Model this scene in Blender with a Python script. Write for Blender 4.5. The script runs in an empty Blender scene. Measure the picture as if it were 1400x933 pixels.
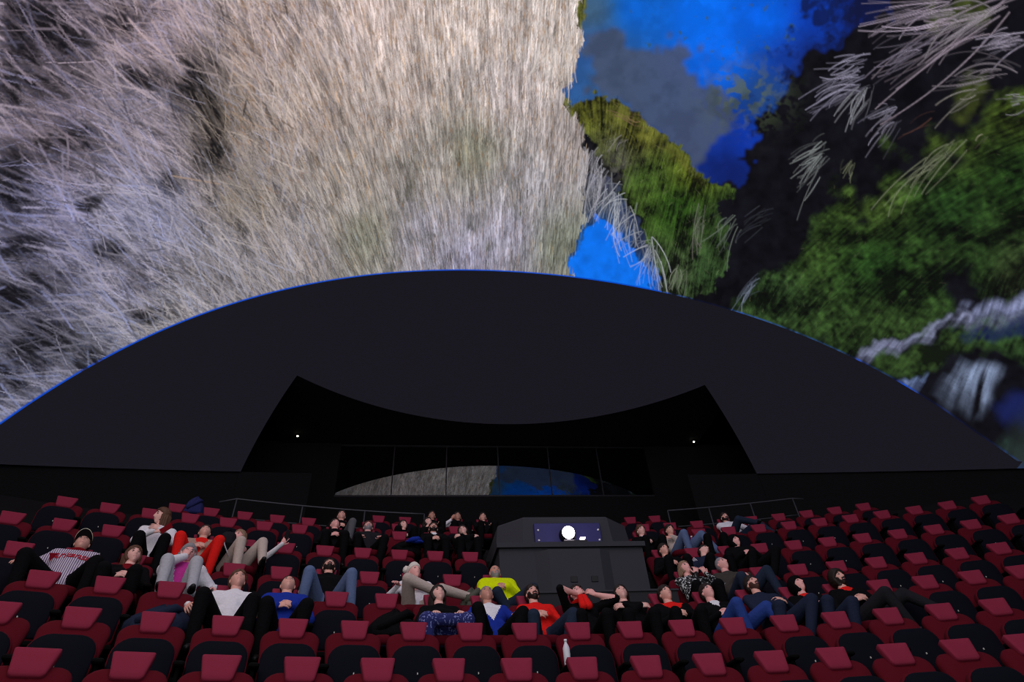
import bpy, bmesh, math, random
import numpy as np
from mathutils import Vector, Matrix

SC = bpy.context.scene
COL = SC.collection
R_ = math.radians
rng = np.random.default_rng(7)
random.seed(7)

# ------------------------------------------------------------------ camera
# world: x to the right of the hall's axis, y from the stage towards the back rows, z up; z = 0 is eye height
CAM_POS = Vector((-2.2845, 0.0, 0.0))
PITCH, YAW, ROLL = R_(40.133), R_(9.3315), R_(-4.229)
FOCAL_PX = 809.38
def set_camera():
    rt = Vector((math.cos(YAW), -math.sin(YAW), 0)); fh = Vector((math.sin(YAW), math.cos(YAW), 0)); zz = Vector((0, 0, 1))
    fw = fh * math.cos(PITCH) + zz * math.sin(PITCH)
    up = -fh * math.sin(PITCH) + zz * math.cos(PITCH)
    cr, sr = math.cos(ROLL), math.sin(ROLL)
    xr = rt * cr + up * sr
    yu = up * cr - rt * sr
    cd = bpy.data.cameras.new('camera'); cd.sensor_fit = 'HORIZONTAL'; cd.sensor_width = 36.0
    cd.lens = FOCAL_PX * 36.0 / 1400.0; cd.clip_start = 0.05; cd.clip_end = 200
    co = bpy.data.objects.new('camera', cd); COL.objects.link(co)
    m = Matrix.Identity(4)
    for i in range(3):
        m[i][0] = xr[i]; m[i][1] = yu[i]; m[i][2] = -fw[i]; m[i][3] = CAM_POS[i]
    co.matrix_world = m
    SC.camera = co
set_camera()

# ------------------------------------------------------------------ world, exposure
w = bpy.data.worlds.new('dark_hall'); SC.world = w; w.use_nodes = True
w.node_tree.nodes['Background'].inputs[0].default_value = (0.004, 0.0045, 0.007, 1)
w.node_tree.nodes['Background'].inputs[1].default_value = 0.0
SC.view_settings.view_transform = 'Standard'; SC.view_settings.look = 'None'
SC.view_settings.exposure = 0.0; SC.view_settings.gamma = 1.0; SC.view_settings.use_curve_mapping = False
SC.cycles.filter_width = 1.15; SC.cycles.max_bounces = 4; SC.cycles.diffuse_bounces = 2; SC.cycles.glossy_bounces = 2; SC.cycles.transparent_max_bounces = 6
# the only light in the hall is the picture on the dome and the projector's lens; how bright the picture is:
PICTURE_GAIN = 1.0          # the part of the film picture over the back half of the dome
FRONT_GAIN = 3.4           # boost of the unseen front of the picture, added to light the audience

# ------------------------------------------------------------------ helpers
def lin(c):
    c = np.asarray(c, float) / 255.0
    return np.where(c <= 0.04045, c / 12.92, ((c + 0.055) / 1.055) ** 2.4)
MATS = {}
def mat(name, rgb, rough=0.8, var=0.25, scale=40.0, bump=0.0, spec=0.3, metal=0.0, sheen=0.0):
    """a plain procedural surface: one colour (0-255), broken up by fine noise, with a little relief"""
    if name in MATS: return MATS[name]
    m = bpy.data.materials.new(name); m.use_nodes = True; nt = m.node_tree; b = nt.nodes['Principled BSDF']
    c = lin(rgb)
    tc = nt.nodes.new('ShaderNodeTexCoord'); nz = nt.nodes.new('ShaderNodeTexNoise'); nz.inputs['Scale'].default_value = scale; nz.inputs['Detail'].default_value = 3
    nt.links.new(tc.outputs['Object'], nz.inputs['Vector'])
    mx = nt.nodes.new('ShaderNodeMix'); mx.data_type = 'RGBA'
    mx.inputs['A'].default_value = (*(c * (1 - var)), 1); mx.inputs['B'].default_value = (*np.minimum(c * (1 + var), 1), 1)
    nt.links.new(nz.outputs['Fac'], mx.inputs['Factor']); nt.links.new(mx.outputs['Result'], b.inputs['Base Color'])
    b.inputs['Roughness'].default_value = rough; b.inputs['Specular IOR Level'].default_value = spec; b.inputs['Metallic'].default_value = metal
    if sheen: b.inputs['Sheen Weight'].default_value = sheen
    if bump:
        bp = nt.nodes.new('ShaderNodeBump'); bp.inputs['Strength'].default_value = bump; bp.inputs['Distance'].default_value = 0.01
        nt.links.new(nz.outputs['Fac'], bp.inputs['Height']); nt.links.new(bp.outputs['Normal'], b.inputs['Normal'])
    MATS[name] = m
    return m
def glow(name, rgb, strength):
    m = bpy.data.materials.new(name); m.use_nodes = True; b = m.node_tree.nodes['Principled BSDF']
    b.inputs['Base Color'].default_value = (0.02, 0.02, 0.02, 1); b.inputs['Emission Color'].default_value = (*lin(rgb), 1); b.inputs['Emission Strength'].default_value = strength
    return m
def obj(name, me, parent=None, m=None):
    o = bpy.data.objects.new(name, me); COL.objects.link(o)
    if m is not None and me is not None and len(me.materials) == 0: me.materials.append(m)
    if parent is not None: o.parent = parent
    return o
def tag(o, label=None, cat=None, group=None, kind=None):
    if label: o['label'] = label
    if cat: o['category'] = cat
    if group: o['group'] = group
    if kind: o['kind'] = kind
    return o
def empty(name, loc=(0, 0, 0), rz=0.0):
    o = bpy.data.objects.new(name, None); o.empty_display_size = 0.1; COL.objects.link(o); o.location = loc; o.rotation_euler = (0, 0, rz)
    return o
class MB:
    """collects shapes, then becomes one mesh"""
    def __init__(s): s.v = []; s.f = []; s.n = 0
    def add(s, v, f):
        v = np.asarray(v, float); s.v.append(v); s.f += [tuple(i + s.n for i in q) for q in f]; s.n += len(v)
    def mesh(s, name, m=None, smooth=True, xf=None):
        v = np.concatenate(s.v)
        if xf is not None: v = np.array([xf @ Vector(p) for p in v])
        me = bpy.data.meshes.new(name); me.from_pydata([tuple(p) for p in v], [], s.f); me.update()
        if smooth: me.polygons.foreach_set('use_smooth', [True] * len(me.polygons))
        if m is not None: me.materials.append(m)
        return me
    def box(s, lo, hi, ch=0.0):
        x0, y0, z0 = lo; x1, y1, z1 = hi
        if ch <= 0:
            s.add([(x0,y0,z0),(x1,y0,z0),(x1,y1,z0),(x0,y1,z0),(x0,y0,z1),(x1,y0,z1),(x1,y1,z1),(x0,y1,z1)],
                  [(0,3,2,1),(4,5,6,7),(0,1,5,4),(1,2,6,5),(2,3,7,6),(3,0,4,7)]); return
        rings = []
        for z, k in ((z0, ch), (z0 + ch, 0), (z1 - ch, 0), (z1, ch)):
            a, b, c, d = x0 + k, x1 - k, y0 + k, y1 - k
            e = ch
            rings.append([(a+e,c,z),(b-e,c,z),(b,c+e,z),(b,d-e,z),(b-e,d,z),(a+e,d,z),(a,d-e,z),(a,c+e,z)])
        s.loft(rings, True, True)
    def loft(s, rings, cap0=True, cap1=True, closed=True):
        n = len(rings[0]); v = [p for r in rings for p in r]; f = []
        for i in range(len(rings) - 1):
            for j in range(n if closed else n - 1):
                k = (j + 1) % n
                f.append((i*n+j, i*n+k, (i+1)*n+k, (i+1)*n+j))
        if cap0: f.append(tuple(range(n))[::-1])
        if cap1: f.append(tuple((len(rings)-1)*n + j for j in range(n)))
        s.add(v, f)
    def tube(s, pts, r, n=8):
        pts = [Vector(p) for p in pts]; rs = r if isinstance(r, (list, tuple)) else [r] * len(pts); rings = []
        for i, p in enumerate(pts):
            t = (pts[min(i+1, len(pts)-1)] - pts[max(i-1, 0)]).normalized()
            a = t.cross(Vector((0, 0, 1)));  a = a.normalized() if a.length > 1e-3 else Vector((1, 0, 0))
            b = t.cross(a)
            rings.append([tuple(p + (a * math.cos(q) + b * math.sin(q)) * rs[i]) for q in [2*math.pi*j/n for j in range(n)]])
        s.loft(rings)
    def ball(s, c, r, nu=12, nv=8):
        rx, ry, rz = r if isinstance(r, (list, tuple)) else (r, r, r)
        v = [(c[0], c[1], c[2] - rz)]
        for i in range(1, nv):
            a = -math.pi/2 + math.pi*i/nv
            for j in range(nu):
                b = 2*math.pi*j/nu; v.append((c[0]+rx*math.cos(a)*math.cos(b), c[1]+ry*math.cos(a)*math.sin(b), c[2]+rz*math.sin(a)))
        v.append((c[0], c[1], c[2] + rz)); f = []
        for j in range(nu): f.append((0, 1+(j+1)%nu, 1+j)); f.append((len(v)-1, 1+(nv-2)*nu+j, 1+(nv-2)*nu+(j+1)%nu))
        for i in range(nv-2):
            for j in range(nu): f.append((1+i*nu+j, 1+i*nu+(j+1)%nu, 1+(i+1)*nu+(j+1)%nu, 1+(i+1)*nu+j))
        s.add(v, f)
    def pad(s, outline, thick, bulge=0.02, rim=0.02, bend=0.0, xf=None):
        """upholstered pad: outline in (x, t), front towards -n; returned in (x, n, t) then moved by xf"""
        o = np.array(outline, float); c = o.mean(0); ext = np.abs(o - c).max(0)
        def ring(k, n): 
            q = c + (o - c) * (1 - np.minimum(k / ext, .95)); return [(x, n + bend * (x * x), t) for x, t in q]
        rings = [ring(rim, thick), ring(0, thick - rim), ring(0, rim), ring(rim * .4, rim * .3), ring(rim * 1.4, -bulge * .35), ring(ext.min() * .45, -bulge * .85), ring(ext.min() * .8, -bulge)]
        m = MB(); m.loft(rings); v = m.v[0]
        if xf is not None: v = np.array([xf @ Vector(p) for p in v])
        s.add(v, m.f)

def xf_recline(py, pz, deg):
    """(x, n, t): t runs up a plane leaning back by deg from the pivot, n is to its back"""
    a = R_(deg)
    return Matrix(((1, 0, 0, 0), (0, math.cos(a), math.sin(a), py), (0, -math.sin(a), math.cos(a), pz), (0, 0, 0, 1)))

# ------------------------------------------------------------------ the hall's measures
ARC_Y, ROW_R0, ROW_D, SEAT_W = -8.9678, 14.6262, 1.05, 0.58      # rows are arcs about (0, ARC_Y)
HEAD_Z = [1.111, 1.673, 2.272, 2.888, 3.621, 4.363, 4.955, 5.575] # height of each row's headrests
TREAD = [z - 1.045 for z in HEAD_Z]
def row_r(k): return ROW_R0 + ROW_D * k
def arc(r, a, z=0.0): return (r * math.sin(a), ARC_Y + r * math.cos(a), z)
DOME_C, DOME_R = np.array([0, 8.0, 5.5]), 11.0
SPRING = R_(26.453); SPRING_OFF = -0.928                          # the dome's rim lies in a plane tilted by SPRING
SCREEN_TILT = R_(69.69)
AX = np.array([0, -math.sin(SCREEN_TILT), math.cos(SCREEN_TILT)]) # axis of the projected picture
E1 = np.array([1.0, 0, 0]); E2 = np.array([0, math.cos(SCREEN_TILT), math.sin(SCREEN_TILT)])
RIM_N = np.array([0, -math.sin(SPRING), math.cos(SPRING)])
def dome_dir(th, rho):
    th, rho = np.radians(th), np.radians(rho)
    return (np.cos(rho)[..., None] * AX + np.sin(rho)[..., None] * (np.sin(th)[..., None] * E1 + np.cos(th)[..., None] * E2))
def rho_rim(th):
    a = AX @ RIM_N; b = np.cos(np.radians(th)) * (E2 @ RIM_N); c = SPRING_OFF / DOME_R; h = np.hypot(a, b)
    return np.degrees(np.arctan2(b, a) + np.arccos(np.clip(c / h, -1, 1)))

# ------------------------------------------------------------------ the film picture, painted in dome angles (bearing, angle from the picture's axis)
POLY = {}
POLY['reed'] = [(-88.07, 54.85), (-97.02, 95.41), (20.18, 142.93), (11.96, 101.36), (10.37, 97.56), (12.62, 90.75), (11.18, 85.19), (11.24, 81.46), (9.61, 78.59), (10.44, 76.11), (7.57, 72.88), (6.2, 70.14), (6.55, 67.87), (7.97, 64.45), (7.64, 61.3), (6.21, 59.88), (6.73, 54.85), (4.49, 39.37)]
POLY['water'] = [(0.34, 39.7), (3.69, 57.07), (4.2, 61.61), (4.03, 65.35), (4.81, 70.27), (13.15, 70.92), (19.29, 72.72), (24.55, 76.06), (29.93, 79.88), (35.01, 81.24), (36.41, 78.63), (36.71, 75.17), (36.92, 71.29), (38.82, 67.82), (41.0, 63.5), (43.87, 60.32), (48.13, 57.24), (50.46, 54.53), (50.52, 38.92)]
POLY['brightwater'] = [(7.46, 39.16), (11.11, 56.43), (13.38, 59.24), (19.77, 62.77), (26.56, 63.12), (31.86, 67.74), (35.63, 65.16), (39.12, 61.76), (42.38, 57.7), (43.7, 54.06), (42.53, 38.57)]
POLY['greywater'] = [(8.26, 62.82), (11.78, 59.89), (16.21, 62.07), (20.23, 62.21), (25.03, 63.8), (28.98, 67.05), (32.39, 67.67), (33.68, 71.26), (30.62, 75.1), (30.05, 80.45), (24.55, 76.06), (18.06, 72.3), (9.27, 68.72)]
POLY['wedge'] = [(6.15, 69.81), (9.45, 69.83), (13.72, 70.86), (19.33, 72.95), (25.11, 75.98), (30.48, 79.78), (34.98, 82.08), (34.66, 85.51), (36.87, 87.41), (36.21, 93.8), (36.42, 98.86), (32.65, 101.23), (28.09, 103.74), (25.93, 96.31), (22.83, 91.74), (18.09, 86.16), (15.2, 83.44), (11.93, 81.99), (10.62, 77.28), (8.33, 73.97)]
POLY['wedgetop'] = [(6.15, 69.81), (9.45, 69.83), (13.72, 70.86), (19.33, 72.95), (25.11, 75.98), (30.6, 80.35), (27.7, 80.28), (21.26, 77.13), (16.26, 75.43), (10.17, 74.36)]
POLY['bank'] = [(2.48, 51.42), (7.29, 51.01), (7.81, 56.71), (7.66, 59.55), (7.24, 61.65), (5.41, 59.95), (3.79, 57.56)]
POLY['tuft1'] = [(55.46, 51.92), (60.55, 51.79), (62.09, 53.97), (58.63, 55.68), (56.0, 57.88), (55.38, 55.88)]
POLY['tuft2'] = [(60.58, 61.57), (63.62, 60.4), (63.6, 64.07), (60.88, 66.65), (59.76, 65.52)]
POLY['pond'] = [(7.82, 83.06), (11.42, 82.67), (15.2, 83.44), (18.05, 85.92), (22.78, 91.49), (25.88, 96.06), (29.08, 103.5), (8.21, 107.15), (8.61, 97.1), (9.51, 91.12), (8.64, 87.37)]
POLY['pondblue'] = [(13.95, 89.55), (17.14, 91.41), (21.14, 94.64), (24.24, 97.32), (27.21, 103.95), (9.58, 107.01), (11.02, 97.49), (12.96, 93.04)]
POLY['hill'] = [(41.49, 101.12), (42.19, 95.79), (44.13, 90.85), (48.18, 86.05), (49.98, 81.57), (52.83, 77.57), (56.48, 73.61), (59.77, 69.1), (63.29, 66.23), (68.0, 62.62), (80.51, 56.48), (86.96, 78.85), (76.16, 83.56), (73.26, 86.37), (68.51, 89.7), (63.92, 94.69), (60.62, 99.03), (60.29, 101.86), (43.57, 106.88)]
POLY['hill2'] = [(61.7, 100.15), (65.73, 96.38), (69.48, 91.86), (71.86, 89.07), (77.69, 87.0), (87.81, 80.77), (90.27, 85.77), (79.56, 90.77), (75.7, 91.57), (72.4, 94.01), (70.08, 97.0), (67.88, 100.6), (62.99, 101.63)]
POLY['hill3'] = [(80.76, 101.46), (81.23, 98.89), (82.66, 96.22), (91.63, 88.2), (97.79, 97.21), (87.66, 103.31), (84.46, 102.86)]
POLY['haze1'] = [(59.91, 101.08), (61.58, 97.6), (64.75, 94.28), (68.13, 90.94), (70.68, 88.43), (71.13, 89.03), (68.52, 91.82), (65.66, 95.17), (62.73, 98.9), (60.78, 101.24)]
POLY['haze2'] = [(70.57, 88.17), (72.28, 86.05), (76.06, 83.33), (86.69, 78.21), (87.52, 80.13), (77.06, 85.63), (75.55, 86.79), (73.63, 88.16), (71.71, 89.14)]
POLY['haze3'] = [(66.81, 101.6), (68.04, 99.92), (69.63, 98.06), (69.61, 98.98), (68.62, 100.98)]
POLY['haze4'] = [(72.11, 97.47), (72.54, 96.1), (74.33, 94.15), (76.5, 93.46), (76.82, 95.04), (76.34, 96.96), (76.78, 98.85), (74.96, 97.87), (74.41, 99.12), (73.3, 98.39)]
TINT = {}
TINT['reed'] = [(-66.43, 64.39, 150, 135, 150), (-54.75, 64.85, 165, 145, 150), (-41.21, 64.36, 186, 166, 160), (-26.03, 62.54, 206, 188, 184), (-9.27, 62.25, 212, 198, 194), (4.82, 63.14, 212, 200, 196), (-65.87, 74.77, 140, 126, 138), (-54.67, 76.14, 150, 138, 148), (-45.52, 76.05, 135, 122, 112), (-33.46, 74.61, 174, 158, 150), (-19.38, 72.38, 192, 178, 174), (-2.1, 71.42, 198, 186, 186), (8.43, 78.71, 176, 166, 165), (-67.22, 83.65, 138, 132, 158), (-55.91, 86.58, 150, 146, 166), (-43.29, 87.13, 138, 128, 120), (-28.01, 86.73, 162, 152, 146), (-12.82, 83.64, 160, 153, 150), (-8.15, 81.72, 132, 130, 116), (2.09, 86.7, 164, 160, 166), (-70.05, 93.4, 116, 112, 130), (-59.75, 94.88, 140, 134, 150), (-48.03, 96.62, 145, 138, 140), (-34.51, 96.3, 150, 142, 142), (-24.88, 95.23, 136, 134, 122), (-14.99, 95.91, 166, 162, 176), (-0.89, 95.85, 164, 160, 178), (9.56, 96.34, 130, 134, 122), (-75.63, 100.07, 132, 130, 150), (-66.63, 100.56, 128, 126, 140), (-57.34, 99.79, 150, 144, 146), (-7.18, 101.47, 160, 156, 180)]
TINT['green'] = [(8.56, 71.63, 112, 116, 36), (18.76, 76.29, 108, 108, 40), (28.94, 80.65, 86, 98, 28), (16.95, 79.53, 92, 96, 66), (21.19, 83.19, 66, 92, 34), (27.94, 86.95, 46, 80, 22), (34.68, 87.95, 44, 66, 30), (30.49, 97.87, 74, 94, 58), (34.59, 96.8, 50, 76, 40), (61.63, 69.62, 64, 82, 32), (67.61, 64.26, 70, 88, 30), (55.2, 79.01, 66, 88, 36), (48.02, 89.01, 56, 82, 34), (63.9, 77.43, 36, 66, 26), (69.7, 72.11, 40, 72, 26), (58.07, 87.74, 38, 70, 26), (45.74, 95.84, 52, 78, 40), (68.66, 83.51, 40, 66, 28), (73.64, 83.31, 62, 76, 44), (61.16, 95.47, 50, 74, 34), (66.63, 87.43, 44, 70, 30), (68.21, 95.27, 50, 72, 34), (76.46, 89.62, 46, 72, 36), (83.56, 100.3, 28, 48, 42)]
TINT['water'] = [(15.26, 57.07, 6, 96, 205), (25.42, 57.2, 2, 108, 240), (35.15, 57.36, 0, 100, 236), (29.79, 62.77, 2, 104, 238), (42.05, 55.92, 6, 60, 180), (39.12, 61.76, 14, 58, 160), (47.82, 55.53, 10, 26, 92), (42.29, 62.38, 10, 28, 96), (37.08, 67.03, 30, 64, 120), (35.54, 74.82, 8, 50, 160), (34.41, 79.61, 10, 30, 100), (10.16, 63.71, 44, 86, 150), (12.62, 67.83, 46, 88, 140), (8.65, 58.64, 62, 92, 120)]
TINT['pond'] = [(14.1, 84.21, 58, 62, 82), (12.67, 86.91, 64, 66, 72), (18.42, 95.11, 8, 112, 232), (23.43, 100.79, 10, 110, 235), (23.34, 94.23, 40, 44, 66), (20.18, 90.92, 44, 50, 74)]
FLOW = [(-65.61, 66.37, 0.889, 0.457), (-66.02, 76.22, 0.822, 0.57), (-67.75, 85.91, 0.767, 0.642), (-70.61, 94.88, 0.623, 0.782), (-74.38, 102.73, 0.552, 0.834), (-56.32, 66.4, 0.835, 0.551), (-56.5, 77.62, 0.753, 0.659), (-58.18, 88.78, 0.65, 0.76), (-61.19, 99.21, 0.575, 0.818), (-45.78, 66.24, 0.652, 0.758), (-45.62, 78.87, 0.551, 0.834), (-47.03, 91.6, 0.441, 0.898), (-48.51, 98.63, 0.435, 0.9), (-34.05, 65.85, 0.485, 0.874), (-33.4, 79.79, 0.362, 0.932), (-34.37, 95.17, 0.295, 0.956), (-21.28, 65.17, 0.277, 0.961), (-20.03, 80.17, 0.235, 0.972), (-20.04, 96.88, 0.202, 0.979), (-7.8, 64.21, 0.175, 0.985), (-5.91, 79.82, 0.112, 0.994), (-4.7, 97.28, 0.067, 0.998), (4.82, 63.14, 0.117, 0.993), (8.43, 78.71, 0.043, 0.999), (10.84, 96.19, 0.019, 1.0), (18.31, 87.39, -0.065, 0.998), (20.54, 79.63, -0.107, 0.994), (30.48, 87.67, -0.009, 1.0), (30.8, 99.1, 0.108, 0.994), (36.92, 89.85, -0.017, 1.0), (47.35, 86.88, -0.437, 0.9), (58.45, 74.11, -0.675, 0.738), (67.24, 65.94, -0.777, 0.63), (61.67, 84.22, -0.575, 0.818), (70.24, 76.34, -0.675, 0.738), (64.56, 91.59, -0.226, 0.974), (74.31, 86.83, 0.245, 0.969), (79.54, 96.91, 0.36, 0.933), (42.53, 68.29, -0.804, 0.594), (59.04, 58.04, -0.913, 0.407), (25.09, 61.21, 0.997, 0.082)]
HOLLOW = [(-65.51, 65.37, 4.6, 5.28), (-74.91, 96.96, 4.0, 2.86), (-71.21, 96.34, 4.0, 2.64), (-69.75, 79.19, 3.4, 3.3), (-48.3, 71.84, 3.0, 4.4), (-63.69, 75.82, 3.6, 1.98), (-71.4, 90.27, 4.0, 1.98), (-57.75, 63.61, 2.8, 1.98), (-55.36, 69.99, 2.6, 1.54), (-49.05, 70.69, 2.4, 3.3), (-69.28, 78.56, 2.2, 2.64), (-72.58, 96.51, 3.4, 2.42), (-67.42, 100.16, 2.2, 1.76), (-64.9, 76.4, 2.6, 2.2), (-47.01, 77.79, 2.0, 4.4), (-70.0, 85.57, 2.6, 1.76), (-61.01, 89.31, 1.8, 1.1), (-69.26, 91.16, 3.0, 1.54), (-58.83, 98.18, 2.0, 1.1), (-61.37, 82.67, 2.0, 1.1), (-71.94, 104.32, 2.6, 1.76), (-51.65, 82.79, 1.2, 1.32), (-69.16, 70.22, 1.6, 1.54)]
STEMS = [(48.62, 59.84, 50.01, 64.73, 44.2, 62.92, 43.36, 68.36, 34, 170, 165, 190), (49.72, 63.37, 50.25, 64.97, 47.58, 68.48, 49.9, 69.26, 14, 150, 150, 160), (46.22, 71.97, 46.97, 74.22, 42.67, 75.11, 45.19, 80.84, 26, 160, 165, 165), (53.66, 65.22, 54.54, 68.24, 50.89, 66.96, 52.2, 71.59, 16, 150, 145, 165), (53.8, 67.43, 54.85, 68.75, 51.87, 70.28, 53.66, 71.78, 8, 130, 125, 140), (59.05, 52.95, 60.7, 55.55, 49.47, 54.17, 51.39, 58.7, 36, 185, 170, 190), (66.12, 51.7, 64.24, 54.98, 53.01, 58.56, 54.08, 62.99, 18, 165, 150, 165), (58.76, 56.46, 55.8, 59.15, 51.91, 59.96, 50.27, 63.3, 14, 150, 140, 160), (64.86, 53.86, 61.92, 55.48, 56.93, 55.78, 55.88, 59.57, 14, 160, 150, 160), (66.53, 55.67, 66.72, 57.72, 62.6, 57.13, 62.64, 58.68, 18, 170, 160, 180), (67.26, 59.78, 63.47, 61.62, 59.64, 61.1, 59.43, 63.32, 16, 150, 140, 150), (64.03, 62.36, 63.06, 63.48, 60.39, 64.56, 60.06, 66.8, 8, 140, 135, 130), (67.97, 62.46, 68.11, 63.07, 65.4, 63.14, 65.96, 63.87, 6, 160, 155, 165), (63.01, 68.45, 60.27, 71.02, 58.71, 75.02, 56.67, 79.11, 16, 130, 135, 110), (65.54, 67.09, 65.32, 67.81, 64.52, 69.45, 64.22, 70.49, 3, 150, 145, 120), (49.88, 73.91, 50.52, 74.49, 49.38, 75.79, 50.25, 77.17, 8, 120, 125, 100), (14.47, 81.93, 25.88, 94.37, 13.95, 89.55, 26.53, 101.18, 100, 185, 188, 196), (11.29, 77.8, 14.94, 81.87, 11.64, 85.77, 14.1, 90.56, 46, 180, 178, 188), (30.38, 84.61, 31.83, 87.37, 31.24, 91.89, 32.34, 92.9, 14, 120, 120, 110), (35.75, 85.25, 37.26, 86.7, 33.59, 90.7, 35.89, 92.62, 12, 110, 120, 110), (42.12, 93.32, 43.08, 94.88, 40.36, 99.18, 41.64, 100.81, 12, 120, 130, 150), (41.79, 82.61, 41.86, 84.93, 38.19, 85.87, 38.01, 89.56, 10, 80, 85, 95), (29.43, 96.17, 30.77, 96.5, 29.05, 99.79, 31.19, 100.57, 16, 130, 135, 120), (16.92, 72.44, 19.4, 73.29, 13.37, 72.27, 15.83, 72.92, 6, 140, 115, 80), (18.16, 72.87, 22.08, 75.25, 12.13, 71.83, 15.87, 73.14, 8, 120, 95, 70), (15.2, 76.15, 17.71, 77.02, 13.74, 78.12, 16.75, 78.35, 16, 135, 130, 130), (59.76, 65.52, 57.55, 67.24, 55.18, 68.59, 54.97, 69.58, 3, 90, 60, 50), (1.37, 63.44, 7.12, 62.93, 1.82, 69.97, 7.71, 70.0, 30, 225, 212, 205)]
EDGE = [(-78.0, 101.44), (-72.0, 101.33), (-66.0, 101.19), (-60.0, 101.04), (-54.0, 100.92), (-48.0, 100.85), (-42.0, 100.83), (-36.0, 100.85), (-30.0, 100.91), (-24.0, 100.99), (-18.0, 101.09), (-12.0, 101.18), (-6.0, 101.25), (0.0, 101.31), (6.0, 101.32), (12.0, 101.3), (18.0, 101.25), (24.0, 101.17), (30.0, 101.06), (36.0, 100.95), (42.0, 100.85), (48.0, 100.78), (54.0, 100.76), (60.0, 100.8), (66.0, 100.93), (72.0, 101.16), (78.0, 101.5)]

def build_picture():
    T0, T1, P0, P1, STEP = -86.0, 86.0, 44.0, 103.0, 0.105
    W, H = int((T1 - T0) / STEP), int((P1 - P0) / STEP)
    th = T0 + (np.arange(W) + .5) * STEP; rho = P0 + (np.arange(H) + .5) * STEP
    TH, RH = np.meshgrid(th, rho)
    g = np.random.default_rng(3)
    def up(a, shape):                         # bilinear enlargement of a coarse array
        h, w_ = a.shape[:2]; y = np.linspace(0, h - 1, shape[0]); x = np.linspace(0, w_ - 1, shape[1])
        y0 = np.minimum(y.astype(int), h - 2); x0 = np.minimum(x.astype(int), w_ - 2); fy = (y - y0)[:, None]; fx = (x - x0)[None, :]
        if a.ndim == 3: fy = fy[..., None]; fx = fx[..., None]
        A = a[y0][:, x0]; B = a[y0][:, x0 + 1]; C = a[y0 + 1][:, x0]; D = a[y0 + 1][:, x0 + 1]
        return (A * (1 - fx) + B * fx) * (1 - fy) + (C * (1 - fx) + D * fx) * fy
    def noise(cell, octs=3):
        out = np.zeros((H, W)); amp = 1.0
        for k in range(octs):
            c = max(2.0, cell / 2 ** k); n = g.standard_normal((int(H / c) + 3, int(W / c) + 3)); out += amp * blur(up(n, (H, W)), max(1, int(c / 3))); amp *= .6
        return (out - out.mean()) / out.std()
    def blur(a, n):
        for ax in (0, 1):
            b = a.copy()
            for k in range(1, n + 1): b += np.roll(a, k, ax) + np.roll(a, -k, ax)
            a = b / (2 * n + 1)
        return a
    n_a, n_b, n_c = noise(46, 5), noise(46, 5), noise(12, 3)
    def mask(name, ragged=1.0, soft=1, fine=0.6):
        jx = TH + n_a * ragged * .9 + n_c * fine * .45; jy = RH + n_b * ragged * .9 + np.roll(n_c, 37, 0) * fine * .45
        P = POLY[name]; ins = np.zeros((H, W), bool)
        for (x0, y0), (x1, y1) in zip(P, P[1:] + P[:1]):
            if y0 == y1: continue
            c = (y0 > jy) != (y1 > jy)
            ins ^= c & (jx < (x1 - x0) * (jy - y0) / (y1 - y0) + x0)
        m = ins.astype(float)
        return blur(m, soft) if soft else m
    cs = 10; cth = T0 + (np.arange(W // cs + 2)) * STEP * cs; crh = P0 + (np.arange(H // cs + 2)) * STEP * cs
    CT, CR = np.meshgrid(cth, crh)
    def field(pts, power=3.0):                # smooth spread of given values over the picture
        pts = np.array(pts, float); wsum = 0; acc = 0
        for q in pts:
            d2 = (CT - q[0]) ** 2 + (CR - q[1]) ** 2 + 3.0; wt = d2 ** (-power / 2); wsum = wsum + wt; acc = acc + wt[..., None] * q[2:]
        return up(acc / wsum[..., None], (H, W))
    fl = field(FLOW)
    ang = np.arctan2(fl[..., 1], fl[..., 0])
    chaos = np.clip((-22 - TH) / 30, 0, 1)
    flow = ang
    ang = ang + noise(70, 2) * .22 * chaos + noise(50, 2) * .05
    U, V = np.cos(ang), np.sin(ang)
    ii, jj = np.meshgrid(np.arange(H), np.arange(W), indexing='ij')
    def streak(src, n, step=1.0):             # smear noise along the stems
        acc = src.copy(); cnt = 1
        for sgn in (1, -1):
            y = ii.astype(np.float32); x = jj.astype(np.float32)
            for k in range(n):
                yi = np.clip(y + .5, 0, H - 1).astype(np.int32); xi = np.clip(x + .5, 0, W - 1).astype(np.int32)
                x = x + sgn * step * U[yi, xi]; y = y + sgn * step * V[yi, xi]
                acc += src[np.clip(y + .5, 0, H - 1).astype(np.int32), np.clip(x + .5, 0, W - 1).astype(np.int32)]; cnt += 1
        acc -= acc.mean(); return acc / acc.std()
    w1 = g.standard_normal((H, W)); w2 = blur(g.standard_normal((H, W)), 1); w2 /= w2.std()
    s_fine = streak(w1, 11); s_mid = streak(w2, 16, 1.3); s_fleck = streak(blur(g.standard_normal((H, W)), 1), 5)
    w3 = blur(g.standard_normal((H, W)), 3); s_coarse = streak(w3 / w3.std(), 16, 2.0)
    rgb = np.zeros((H, W, 3)); rgb[:] = lin((9, 9, 15))
    rgb *= np.clip(1 + .3 * n_c, .3, 2)[..., None]
    def lay(m, c): 
        nonlocal rgb
        rgb = rgb * (1 - m[..., None]) + c * m[..., None]
    # water
    wt = lin(field(TINT['water'])); murk = np.clip(.5 + .5 * noise(22), 0, 1)
    wt = wt * (0.88 + .2 * murk[..., None])
    weed = np.clip(noise(7, 2) - 1.7, 0, 1) * mask('brightwater', 1.0, 3); wt = wt * (1 - .7 * weed[..., None]) + lin((50, 84, 90)) * .7 * weed[..., None]
    lay(mask('water', .9, 2), wt)
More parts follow.
